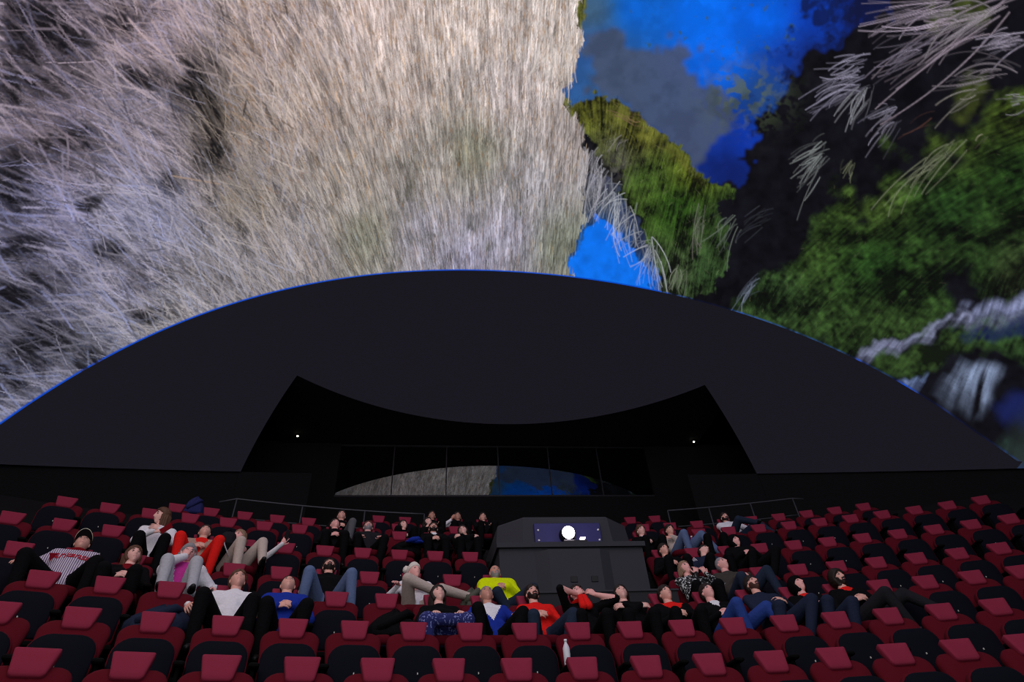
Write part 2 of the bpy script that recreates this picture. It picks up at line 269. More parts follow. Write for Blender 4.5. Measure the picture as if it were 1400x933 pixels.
    gw = mask('greywater', .8, 4, 1.2); grey = lin((66, 78, 104)) * (0.88 + .2 * murk[..., None]); lay(gw * .93, grey)
    om = np.exp(-(((TH - 33.5) / 5.0) ** 2 + ((RH - 67.5) / 4.0) ** 2)) * np.clip(.5 + .8 * noise(7, 3), 0, 1); lay(np.clip(om * .9, 0, .75), lin((78, 90, 66)) * (0.7 + .5 * murk[..., None]))
    bk = np.clip(noise(12, 4) * .45 + (TH - 40) / 7, 0, 1) * mask('water', .9, 2); lay(np.clip(bk, 0, .8), lin((10, 16, 44)) * np.ones((H, W, 1)))
    # banks and the far hillside
    gt = lin(field(TINT['green'])); clump = noise(15, 4); tex = .66 + .22 * s_fine + .18 * s_mid + .30 * clump
    gcol = gt * np.clip(tex, .05, 2.2)[..., None]
    gcol = gcol * .92
    lay(mask('wedge', .8, 1), gcol); lay(mask('bank', .3, 2), lin((96, 98, 44)) * np.clip(.7 + .4 * s_mid, .1, 2)[..., None])
    for nme in ('tuft1', 'tuft2'): lay(mask(nme, .8, 4) * .55, lin((62, 72, 26)) * np.clip(.7 + .5 * clump, .1, 2)[..., None])
    wtop = mask('wedgetop', .8, 2); ycol = lin((92, 94, 36)) * np.clip(.75 + .22 * s_mid + .3 * clump, .1, 2)[..., None]; lay(wtop * .7, ycol)
    scrub = np.exp(-(((TH - 15) / 3.2) ** 2 + ((RH - 81.5) / 2.6) ** 2)) * np.clip(.8 + .6 * noise(9), 0, 1); lay(np.clip(scrub, 0, .8), lin((58, 56, 54)) * np.clip(1 + .6 * n_c, .2, 2)[..., None])
    band = np.sin((RH + .50 * TH) * .72 + n_a * .8)
    grain = noise(5, 2); soft = noise(24, 5); hk = np.clip((RH - 56) / 18, 0, 1)
    hcol = gt * .86 * np.clip(.52 + .30 * band * hk + .18 * soft + .10 * s_mid + .09 * s_fine, .07, 1.5)[..., None] * np.clip(1 + .34 * grain, .2, 2)[..., None]
    lay(mask('hill', 2.2, 5), hcol)
    for nme in ('hill2', 'hill3'): lay(mask(nme, .9, 4), gt * np.clip(.70 + .25 * soft + .12 * s_mid + .2 * grain, .12, 1.6)[..., None])
    fall = np.clip(.80 + .30 * s_coarse, 0, 1)
    for nme, c, sf in (('haze1', (150, 155, 190), 2), ('haze2', (150, 158, 200), 4), ('haze3', (120, 140, 190), 2), ('haze4', (142, 158, 192), 6)):
        hz = mask(nme, .55, sf, .7)
        dn = np.maximum.reduce([np.roll(hz, k, 0) * (1 - k / 40) for k in ((0, 4, 8) if nme == 'haze1' else (0, 6, 12, 20))])
        lay(np.clip(np.maximum(hz, dn * .6) * fall, 0, 1) * (.72 if nme == 'haze1' else .9), lin(c) * np.ones((H, W, 1)) * np.clip(.85 + .15 * s_mid, .4, 1.4)[..., None])
    hb = mask('haze2', .5, 3); hb = np.roll(hb, 34, 0) * (1 - hb); lay(hb * .75 * np.clip(.8 + .4 * s_coarse, 0, 1), lin((20, 28, 74)) * np.ones((H, W, 1)))
    h4 = mask('haze4', .5, 6); h4 = np.clip(np.roll(h4, 60, 1) * 1.0, 0, 1); lay(h4 * .7, lin((24, 36, 96)) * np.ones((H, W, 1)))
    # pond
    lay(mask('pond', .4, 1), lin(field(TINT['pond'])) * np.clip(.8 + .25 * s_mid, .3, 1.5)[..., None])
    lay(mask('pondblue', .4, 1), lin((8, 112, 235)) * (0.95 + .06 * n_c)[..., None])
    # reeds: a ground of fine streaks, dark hollows, then tens of thousands of single stems laid over each other
    rt_ = lin(field(TINT['reed']))
    t = .55 * s_fine + .35 * s_mid + .20 * s_coarse
    shade = np.clip(.80 + .34 * t, .08, 1.7)
    warm = np.clip(-t * .5 + .25, 0, 1)[..., None]
    rc = rt_ * shade[..., None]; rc = rc * (1 - warm * .5) + warm * .5 * rc * np.array([1.12, .95, .70])
    hol = np.zeros((H, W))
    for (a, b, ra, rb) in HOLLOW: hol = np.maximum(hol, np.exp(-(((TH - a + n_a * .5) / ra) ** 2 + ((RH - b + n_b * .5) / rb) ** 2) ** 1.2))
    pits = np.clip(hol * (1.05 + .45 * s_coarse + .35 * s_mid + .3 * n_c), 0, 1)
    hol = np.clip(hol * (1.1 + .35 * s_coarse + .3 * s_mid), 0, 1); hol = np.maximum(hol, np.clip(noise(22, 4) * .7 - .55 + .35 * s_coarse, 0, .85) * np.clip(chaos * 1.3, 0, 1))
    olive = np.clip(noise(26, 4) * .8 - .45, 0, 1) * np.clip((RH - 76) / 8, 0, 1) * np.clip((TH + 34) / 10, 0, 1)
    hol = np.maximum(hol, olive * .7 * np.clip(.4 + .6 * s_coarse, 0, 1))
    rc = rc * (1 - .92 * hol[..., None]) + .92 * hol[..., None] * lin((40, 36, 34)) * np.clip(1 + .5 * s_mid + .4 * n_c, .15, 2.4)[..., None]
    rc = rc * (1 - .5 * olive[..., None]) + .5 * olive[..., None] * lin((84, 86, 50)) * np.clip(1 + .3 * s_mid, .3, 2)[..., None]
    rm = mask('reed', .25, 0, .7); lay(rm, rc)
    inside = rm > .5; tint_lin = rt_
    def strokes(n, xr, keep_of, spread, length, bright, alpha, hue, wide):
        nonlocal rgb
        x0 = g.uniform(xr[0], xr[1], n); y0 = g.uniform(0, H - 1, n); xi0, yi0 = x0.astype(int), y0.astype(int); kp = keep_of(xi0, yi0)
        x0, y0, xi0, yi0 = x0[kp], y0[kp], xi0[kp], yi0[kp]; n = len(x0); ck = chaos[yi0, xi0]
        a_ = flow[yi0, xi0] + spread(ck, n); L = length(ck, n); bend = g.normal(0, .08, n) * (.3 + ck); br = bright(ck, n, xi0, yi0); al = alpha(ck, n)
        col = hue(tint_lin[yi0, xi0] * br[:, None], ck, n); wd = g.random(n) < wide
        for q in range(int(L.max()) + 1):
            s_ = q - L / 2; on = q <= L
            px_ = x0 + np.cos(a_) * s_ - np.sin(a_) * bend * (s_ * s_) / L; py_ = y0 + np.sin(a_) * s_ + np.cos(a_) * bend * (s_ * s_) / L
            fade = al * np.clip(np.minimum(q + 1, L - q + 1) / 4.0, 0, 1)
            for o in (0, 1):
                xi = np.rint(px_ - o * np.sin(a_)).astype(int); yi = np.rint(py_ + o * np.cos(a_)).astype(int); ok = on & (xi >= 0) & (xi < W) & (yi >= 0) & (yi < H) & (wd | (o == 0))
                av = fade[ok][:, None]; rgb[yi[ok], xi[ok]] = rgb[yi[ok], xi[ok]] * (1 - av) + col[ok] * av
    def hue(c, ck, n):
        c = np.where((g.random(n) < .14 * (1 - ck))[:, None], c * np.array([.96, .80, .60]), c)
        return np.where((g.random(n) < .30 * ck)[:, None], c * np.array([.84, .95, 1.22]), c)
    kin = lambda x, y: inside[y, x]
    for ps in range(7):
        hk_ = .95 if ps < 5 else .72
        strokes(9000, (0, W * .62), kin, lambda ck, n: g.normal(0, 1, n) * (.05 + .30 * ck) + (g.random(n) < .12 * ck) * g.normal(0, .8, n), lambda ck, n: g.uniform(8, 28, n) * (1 + 1.3 * ck),
                lambda ck, n, x, y: np.where(g.random(n) < .40, g.uniform(.26, .66, n), g.uniform(.85, 1.62, n)) * (1 - hk_ * hol[y, x]) * np.clip(1 + .16 * s_coarse[y, x] + .10 * n_c[y, x], .4, 1.5), lambda ck, n: g.uniform(.35, .85, n), hue, .12)
    rgb = rgb * (1 - .86 * (pits * rm)[..., None]) + lin((10, 10, 14)) * .5 * (pits * rm)[..., None]
    # long pale stalks lying over the tangle
    strokes(1500, (0, W * .30), kin, lambda ck, n: g.normal(0, .38, n), lambda ck, n: g.uniform(26, 75, n), lambda ck, n, x, y: g.uniform(1.0, 1.75, n) * (1 - .55 * hol[y, x]), lambda ck, n: g.uniform(.4, .9, n), hue, .35)
    strokes(2600, (0, W * .30), lambda x, y: inside[y, x] & (hol[y, x] > .12), lambda ck, n: g.normal(0, .3, n), lambda ck, n: g.uniform(8, 30, n), lambda ck, n, x, y: g.uniform(.12, .45, n), lambda ck, n: g.uniform(.4, .9, n), hue, .4)
    # seed heads
    n = 2600; x0 = g.uniform(W * .24, W * .56, n); y0 = g.beta(1.1, 2.2, n) * H * .8; ok0 = inside[y0.astype(int), x0.astype(int)]; x0, y0 = x0[ok0], y0[ok0]; xi0, yi0 = x0.astype(int), y0.astype(int); a_ = flow[yi0, xi0] + g.normal(0, .15, len(x0)); av = g.uniform(.15, .6, len(x0)); cl = lin((164, 120, 74)) * g.uniform(.5, 1.1, (len(x0), 1))
    for q in range(-4, 5):
        for o in (0, 1):
            xi = np.clip(np.rint(x0 + np.cos(a_) * q - o * np.sin(a_)).astype(int), 0, W - 1); yi = np.clip(np.rint(y0 + np.sin(a_) * q).astype(int), 0, H - 1); k_ = (av * (1 - abs(q) / 6))[:, None]; rgb[yi, xi] = rgb[yi, xi] * (1 - k_) + cl * k_
    # blades on the green banks
    gm_ = (mask('wedge', .6, 0) + mask('hill', 2.0, 0)) > .5
    n = 26000; x0 = g.uniform(W * .5, W - 1, n); y0 = g.uniform(0, H - 1, n); ok0 = gm_[y0.astype(int), x0.astype(int)]; x0, y0 = x0[ok0], y0[ok0]; n = len(x0); xi0, yi0 = x0.astype(int), y0.astype(int)
    near = np.clip((64 - TH[yi0, xi0]) / 30, .25, 1); a_ = flow[yi0, xi0] + g.normal(0, .5, n); L = g.uniform(4, 13, n) * (.6 + .6 * near); br = np.where(g.random(n) < .5, g.uniform(.2, .6, n), g.uniform(1.0, 1.9, n)); av = g.uniform(.1, .45, n) * near; col = rgb[yi0, xi0] * br[:, None] + (g.random(n) < .05)[:, None] * lin((120, 122, 92)) * .5
    for q in range(14):
        s_ = (q / 13 - .5) * L; xi = np.clip(np.rint(x0 + np.cos(a_) * s_).astype(int), 0, W - 1); yi = np.clip(np.rint(y0 + np.sin(a_) * s_).astype(int), 0, H - 1); k_ = av[:, None]; rgb[yi, xi] = rgb[yi, xi] * (1 - k_) + col * k_
    # single stems over dark water and banks
    st = np.zeros((H, W)); sc = np.zeros((H, W, 3))
    for q in STEMS:
        (ax, ay, bx, by, cx, cy, dx, dy, n) = q[:9]; c = lin(q[9:12])
        for i in range(int(n * 1.25)):
            u = g.random(); u2 = min(max(u + g.normal(0, .22), -.2), 1.2); j0 = g.normal(0, .45, 2)
            p0 = np.array((ax + (bx - ax) * u, ay + (by - ay) * u)) + j0; p1 = np.array((cx + (dx - cx) * u2, cy + (dy - cy) * u2)) + j0; p0 = p0 + (p1 - p0) * g.uniform(-.05, .35); ja = g.normal(0, .13); dv = (p1 - p0) * g.uniform(.35, 1.3); p1 = p0 + np.array((dv[0] * math.cos(ja) - dv[1] * math.sin(ja), dv[0] * math.sin(ja) + dv[1] * math.cos(ja)))
            L = np.linalg.norm(p1 - p0); k = np.linspace(0, 1, max(4, int(L / STEP * 1.6)))[:, None]
            nrm = np.array((-(p1 - p0)[1], (p1 - p0)[0])); pts = p0 + (p1 - p0) * k + nrm * (k * (1 - k)) * g.normal(0.12, .28)
            br = (.14 + .95 * g.random() ** 1.6) * (1 - .5 * np.abs(k[:, 0] - .35))
            x = (pts[:, 0] - T0) / STEP - .5; y = (pts[:, 1] - P0) / STEP - .5
            for oy in (0, 1):
                for ox in (0, 1):
                    xi = np.floor(x).astype(int) + ox; yi = np.floor(y).astype(int) + oy; wgt = (1 - np.abs(x - xi)) * (1 - np.abs(y - yi)) * 1.15
                    ok = (xi >= 0) & (xi < W) & (yi >= 0) & (yi < H)
                    a_ = np.clip(wgt * br, 0, 1)[ok]; np.maximum.at(st, (yi[ok], xi[ok]), a_); sc[yi[ok], xi[ok]] = c
    lay(np.clip(st, 0, 1), sc)
    return rgb, (T0, P0, STEP, W, H)

def build_dome():
    rgb, (T0, P0, STEP, W, H) = build_picture()
    et = np.array([e[0] for e in EDGE]); er = np.array([e[1] for e in EDGE])
    def rho_edge(t): return np.interp(t, et, er)
    # unseen front and sides of the dome: film colours carried on, brightened for the audience
    FAR = [(-75, 60, (150, 138, 140)), (-60, 25, (165, 150, 145)), (-110, 50, (140, 130, 130)), (-150, 40, (150, 150, 150)), (0, 40, (205, 186, 184)), (0, 5, (208, 192, 204)), (0, 20, (204, 190, 196)), (20, 38, (60, 110, 190)),
           (60, 40, (40, 50, 60)), (75, 55, (24, 34, 30)), (100, 50, (34, 50, 30)), (140, 40, (80, 95, 90)), (180, 30, (165, 170, 180)), (180, 60, (120, 120, 115)), (92, 85, (26, 40, 36)), (88, 70, (26, 40, 30)), (-92, 85, (118, 112, 124)), (-90, 70, (124, 116, 124))]
    fd = dome_dir(np.array([f[0] for f in FAR], float), np.array([f[1] for f in FAR], float)); fc = np.array([lin(f[2]) for f in FAR])
    def far_colour(d):
        wgt = np.maximum(1.02 - d @ fd.T, 1e-3) ** -2.0
        c = (wgt @ fc) / wgt.sum(1)[:, None]
        core = dome_dir(np.array([-90.0]), np.array([14.0]))[0]; mid = np.clip((d @ core - math.cos(R_(58))) / (1 - math.cos(R_(58))), 0, 1)
        return c * (1 + (FRONT_GAIN - 1) * mid[:, None] ** .5)
    def near_colour(t, r):
        x = np.clip((t - T0) / STEP - .5, 0, W - 1.001); y = np.clip((r - P0) / STEP - .5, 0, H - 1.001); xi = x.astype(int); yi = y.astype(int); fx = (x - xi)[:, None]; fy = (y - yi)[:, None]
        return (rgb[yi, xi] * (1 - fx) + rgb[yi, xi + 1] * fx) * (1 - fy) + (rgb[yi + 1, xi] * (1 - fx) + rgb[yi + 1, xi + 1] * fx) * fy
    def colours(t, r, d):
        c = far_colour(d)
        k = np.clip((84.0 - np.abs(t)) / 4, 0, 1) * np.clip((r - 45.0) / 4, 0, 1)
        n = near_colour(t, r) * PICTURE_GAIN
        c = c * (1 - k[:, None]) + n * k[:, None]
        # the blue fringe along the picture's edge, where the picture is bright
        e = np.clip((r - (rho_edge(t) - .28)) / .12, 0, 1) * (np.abs(t) < 88) * np.clip(n.mean(1) * 9, 0, 1)
        return c * (1 - e[:, None]) + e[:, None] * lin((0, 70, 190))
    # the picture's cells: fine where the picture is detailed, coarser over the front of the dome
    verts = []; faces = []; tt = []; rr = []; base = 0
    def patch(ths, n_rho, lo, hi_of):
        nonlocal base
        hi = hi_of(ths); k = np.linspace(0, 1, n_rho)[:, None]; Rr = lo + (hi - lo)[None, :] * k; Tt = np.repeat(ths[None, :], n_rho, 0)
        d = dome_dir(Tt, Rr).reshape(-1, 3); verts.append(d); tt.append(Tt.ravel()); rr.append(Rr.ravel())
        n = len(ths); i = np.arange((n_rho - 1) * (n - 1)); a = (i // (n - 1)) * n + i % (n - 1) + base
        faces.append(np.stack([a, a + 1, a + n + 1, a + n], 1)); base += n_rho * n
    top = lambda t: np.minimum(rho_edge(t), rho_rim(t))
    patch(np.linspace(-84, 84, 1441), 500, 46.0, top)
    patch(np.linspace(84, 276, 97), 40, 46.0, lambda t: rho_rim(t))
    patch(np.linspace(-180, 180, 121), 24, 0.0, lambda t: np.minimum(46.0, rho_rim(t)) + 0 * t)
    V = np.concatenate(verts); F = np.concatenate(faces); T = np.concatenate(tt); Rh = np.concatenate(rr)
    T = (T + 180) % 360 - 180
    C = np.maximum(colours(T, Rh, V), 0)
    me = bpy.data.meshes.new('projected_picture'); P = (DOME_C + V * DOME_R).astype(np.float32)
    me.vertices.add(len(P)); me.vertices.foreach_set('co', P.ravel()); me.loops.add(F.size); me.loops.foreach_set('vertex_index', F.astype(np.int32).ravel())
    me.polygons.add(len(F)); me.polygons.foreach_set('loop_start', np.arange(0, F.size, 4, dtype=np.int32)); me.update(); me.validate()
    me.polygons.foreach_set('use_smooth', np.ones(len(me.polygons), bool))
    at = me.color_attributes.new('film', 'FLOAT_COLOR', 'POINT'); at.data.foreach_set('color', np.concatenate([C, np.ones((len(C), 1))], 1).astype(np.float32).ravel())
    m = bpy.data.materials.new('film_on_screen'); m.use_nodes = True; nt = m.node_tree; b = nt.nodes['Principled BSDF']
    b.inputs['Base Color'].default_value = (.012, .012, .014, 1); b.inputs['Roughness'].default_value = .9; b.inputs['Specular IOR Level'].default_value = .1
    a = nt.nodes.new('ShaderNodeAttribute'); a.attribute_name = 'film'
    tc = nt.nodes.new('ShaderNodeTexCoord'); nz = nt.nodes.new('ShaderNodeTexNoise'); nz.inputs['Scale'].default_value = 60; nz.inputs['Detail'].default_value = 1; nt.links.new(tc.outputs['Object'], nz.inputs['Vector'])
    mr = nt.nodes.new('ShaderNodeMapRange'); mr.inputs['From Min'].default_value = .3; mr.inputs['From Max'].default_value = .7; mr.inputs['To Min'].default_value = .9; mr.inputs['To Max'].default_value = 1.1; nt.links.new(nz.outputs['Fac'], mr.inputs['Value'])
    mx = nt.nodes.new('ShaderNodeVectorMath'); mx.operation = 'SCALE'; nt.links.new(a.outputs['Color'], mx.inputs[0]); nt.links.new(mr.outputs['Result'], mx.inputs['Scale'])
    nt.links.new(mx.outputs['Vector'], b.inputs['Emission Color']); b.inputs['Emission Strength'].default_value = 1.0
    me.materials.append(m)
    root = empty('dome_screen', (0, 8.0, 4.4)); tag(root, 'huge tilted projection dome showing dry reeds, blue water and a green bank', 'dome screen')
    o = obj('projected_picture', me, root); o.location = (0, -8.0, -4.4)
    tag(o, 'film picture of pale reeds, blue water and green grass')
    # the unlit border of the dome, cut away over the control room
    bm = bmesh.new(); ths = np.linspace(-96, 96, 385); rows_ = 40
    grid = []
    for k in range(rows_):
        lo = np.where(np.abs(ths) < 84, top(ths), np.minimum(101.2, rho_rim(ths))); hi = rho_rim(ths); r = lo + (np.maximum(hi, lo) - lo) * k / (rows_ - 1)
        grid.append([bm.verts.new(DOME_C + q * DOME_R) for q in dome_dir(ths, r)])
    for k in range(rows_ - 1):
        for j in range(len(ths) - 1): bm.faces.new((grid[k][j], grid[k][j + 1], grid[k + 1][j + 1], grid[k + 1][j]))
    bmesh.ops.remove_doubles(bm, verts=bm.verts, dist=1e-4)
    ga = lambda: bm.verts[:] + bm.edges[:] + bm.faces[:]
    bmesh.ops.bisect_plane(bm, geom=ga(), plane_co=(0, 0, 11.1), plane_no=(0, 0, 1))
    nl = Vector((0.62, 1.13, 0)).normalized(); nr = Vector((-0.62, 1.13, 0)).normalized()
    bmesh.ops.bisect_plane(bm, geom=ga(), plane_co=(-7.55, 15.5, 8), plane_no=nl); bmesh.ops.bisect_plane(bm, geom=ga(), plane_co=(7.55, 15.5, 8), plane_no=nr)
    cut = []
    for f in bm.faces:
        c = f.calc_center_median()
        if c.z < 11.1 and (c - Vector((-7.55, 15.5, 8))).dot(nl) > 0 and (c - Vector((7.55, 15.5, 8))).dot(nr) > 0 and c.y > 12: cut.append(f)
    bmesh.ops.delete(bm, geom=cut, context='FACES')
    me2 = bpy.data.meshes.new('unlit_border'); bm.to_mesh(me2); bm.free()
    me2.polygons.foreach_set('use_smooth', [True] * len(me2.polygons))
    o2 = obj('unlit_border', me2, root, mat('screen_grey', (56, 55, 66), .95, .06, 200)); o2.location = (0, -8.0, -4.4); tag(o2, 'dark grey unlit edge of the dome')
    return root
build_dome()

# ------------------------------------------------------------------ floor, walls, control room window
BLACK = mat('black_paint', (9, 9, 10), .9, .2, 8)
CARPET = mat('dark_carpet', (14, 13, 15), .97, .4, 120)
def sector(name, r0, r1, a0, a1, z0, z1, m, parent, n=72):
    b = MB(); rings = []
    for j in range(n + 1):
        a = a0 + (a1 - a0) * j / n
        rings.append([arc(r0, a, z0), arc(r0, a, z1), arc(r1, a, z1), arc(r1, a, z0)])
    b.loft(rings, True, True)
    return obj(name, b.mesh(name, m, smooth=False), parent)
floor = empty('floor', (0, 6, TREAD[0] - .3)); tag(floor, kind='structure')
fl_off = Vector((0, -6, -(TREAD[0] - .3)))
def fchild(o): o.location = fl_off; return o
for k in range(-3, 8):
    z = TREAD[k] if k >= 0 else TREAD[0] + .56 * k
    r = row_r(k); fchild(sector('step', r - 1.13, r - 0.08, -.60, .52, z - .75, z, CARPET, floor))
PLAT_Z = TREAD[7] + .61
fchild(sector('platform', row_r(7) - .08, row_r(7) + 7.0, -.62, .54, PLAT_Z - .7, PLAT_Z, CARPET, floor))
b = MB(); b.box((-14, -6, -2.3), (14, ARC_Y + row_r(-3) - .6, -1.9)); fchild(obj('stage_floor', b.mesh('stage_floor', CARPET, False), floor))

def rim_pt(th):
    return DOME_C + dome_dir(np.array([th]), np.array([rho_rim(np.array([th]))[0]]))[0] * DOME_R
wall = MB(); rl = []
for th in np.linspace(44, 316, 160):
    q = rim_pt(th); k = 1.006; rl.append([(q[0] * k, 8 + (q[1] - 8) * k, q[2] + .02), (q[0] * k, 8 + (q[1] - 8) * k, -2.6)])
wall.loft(rl, False, False, closed=False)
wo = obj('wall_round', wall.mesh('wall_round', BLACK)); tag(wo, kind='structure')
WIN_Y, WZ0, WZ1 = 18.95, 9.12, 11.10
b = MB(); b.box((-14, WIN_Y - .06, 4.5), (14, WIN_Y + .2, WZ0 - .04)); b.box((-14, WIN_Y - .06, WZ0 - .04), (-5.56, WIN_Y + .2, 11.2)); b.box((5.56, WIN_Y - .06, WZ0 - .04), (14, WIN_Y + .2, 11.2))
tag(obj('wall_back', b.mesh('wall_back', BLACK, False)), kind='structure')
b2 = MB(); rings = []
for j in range(41):                               # soffit behind the dome's lower lip
    x = -7.6 + 15.2 * j / 40; y = 8 + math.sqrt(max(11 ** 2 - 5.62 ** 2 - x * x, 0)) + .04
    rings.append([(x, y, 11.11), (x, 22, 11.11), (x, 22, 11.2), (x, y, 11.2)])
b2.loft(rings)
tag(obj('ceiling', b2.mesh('ceiling', BLACK, False)), kind='structure')
for sgn, nm in ((-1, 'wall_left'), (1, 'wall_right')):
    b = MB(); a0 = Vector((sgn * 7.62, 15.54, 0)); d = Vector((sgn * 1.13, .62, 0)).normalized(); q = a0 + d * 5
    n = Vector((0, .12, 0)); b.add([a0 + Vector((0, 0, 4.5)), q + Vector((0, 0, 4.5)), q + n + Vector((0, 0, 4.5)), a0 + n + Vector((0, 0, 4.5)), a0 + Vector((0, 0, 11.1)), q + Vector((0, 0, 11.1)), q + n + Vector((0, 0, 11.1)), a0 + n + Vector((0, 0, 11.1))],
        [(0,3,2,1),(4,5,6,7),(0,1,5,4),(1,2,6,5),(2,3,7,6),(3,0,4,7)])
    tag(obj(nm, b.mesh(nm, BLACK, False)), kind='structure')
# window: six panes, frame, a dark room behind
gm = bpy.data.materials.new('window_glass'); gm.use_nodes = True; nt = gm.node_tree; nt.nodes.clear()
out = nt.nodes.new('ShaderNodeOutputMaterial'); mxs = nt.nodes.new('ShaderNodeMixShader'); tr = nt.nodes.new('ShaderNodeBsdfTransparent'); gl = nt.nodes.new('ShaderNodeBsdfGlossy')
tr.inputs['Color'].default_value = (.75, .78, .8, 1); gl.inputs['Roughness'].default_value = .012; gl.inputs['Color'].default_value = (.85, .92, 1, 1); mxs.inputs['Fac'].default_value = .095
nt.links.new(tr.outputs[0], mxs.inputs[1]); nt.links.new(gl.outputs[0], mxs.inputs[2]); nt.links.new(mxs.outputs[0], out.inputs[0])
win = empty('window_1', (0, WIN_Y, WZ0)); tag(win, kind='structure')
XS = [-5.56, -3.70, -1.85, 0, 1.85, 3.70, 5.56]
FRM = mat('window_frame', (30, 30, 33), .5, .1)
for i in range(6):
    b = MB(); b.box((XS[i] + .02, .0, .03), (XS[i + 1] - .02, .012, WZ1 - WZ0 - .03)); obj('pane', b.mesh('pane', gm, False), win)
for i in range(1, 6):
    b = MB(); b.box((XS[i] - .02, -.02, .0), (XS[i] + .02, .05, WZ1 - WZ0)); obj('mullion', b.mesh('mullion', FRM, False), win)
b = MB(); b.box((-5.58, -.03, -.03), (5.58, .06, .03)); obj('sill', b.mesh('sill', FRM, False), win)
b = MB(); b.box((-5.58, -.03, WZ1 - WZ0 - .06), (5.58, .06, WZ1 - WZ0 - .015)); obj('head_rail', b.mesh('head_rail', FRM, False), win)
b = MB(); b.box((-5.7, WIN_Y + 3.2, 8), (5.7, WIN_Y + 3.3, 11.2)); b.box((-5.8, WIN_Y + .2, 8), (-5.7, WIN_Y + 3.3, 11.2)); b.box((5.7, WIN_Y + .2, 8), (5.8, WIN_Y + 3.3, 11.2)); b.box((-5.8, WIN_Y + .2, 7.9), (5.8, WIN_Y + 3.3, 8))
tag(obj('wall_booth', b.mesh('wall_booth', BLACK, False)), kind='structure')
LED = glow('led_white', (255, 250, 225), 6.0)
for x, y in ((-6.98, 18.36), (7.37, 18.45)):
    r = empty('ceiling_lamp', (x, y, 11.11)); b = MB(); b.tube([(0, 0, 0), (0, 0, -.03)], [.07, .06], 12); obj('housing', b.mesh('housing', FRM), r)
    b = MB(); b.ball((0, 0, -.04), .036, 10, 6); obj('bulb', b.mesh('bulb', LED), r)
    tag(r, 'tiny white indicator lamp on the black soffit over the control room', 'lamp', 'soffit lamps')

# railing behind the last row
RAIL = mat('rail_steel', (70, 72, 78), .5, .1, 20, metal=.3)
def railing(a0, a1, label, slope_end):
    r = 22.56; z0 = PLAT_Z; z1 = 6.02; am = (a0 + a1) / 2; c = Vector(arc(r, am, z0)); root = empty('railing', c)
    P = lambda a, z: Vector(arc(r, a, z)) - c
    n = 14; pts = [P(a0 + (a1 - a0) * j / n, z1) for j in range(n + 1)]
    e = P(a0 + (a1 - a0) * slope_end[0], z1 + slope_end[1])
    b = MB(); b.tube(([e] + pts) if slope_end[0] < 0 else pts + [e], .019, 8); obj('top_rail', b.mesh('top_rail', RAIL), root)
    b = MB(); b.tube([P(a0 + (a1 - a0) * j / n, z1 - .42) for j in range(n + 1)], .013, 8); obj('mid_rail', b.mesh('mid_rail', RAIL), root)
    for j in range(4):
        a = a0 + (a1 - a0) * j / 3; b = MB(); b.tube([P(a, z0), P(a, z1)], .016, 8); obj('post', b.mesh('post', RAIL), root)
    tag(root, label, 'railing')
railing(-.293, -.110, 'thin grey steel railing behind the seats beside the bearded man in jeans', (-.08, -.12))
railing(.155, .290, 'thin grey steel railing behind the man in a white shirt with crossed legs', (1.08, -.05))

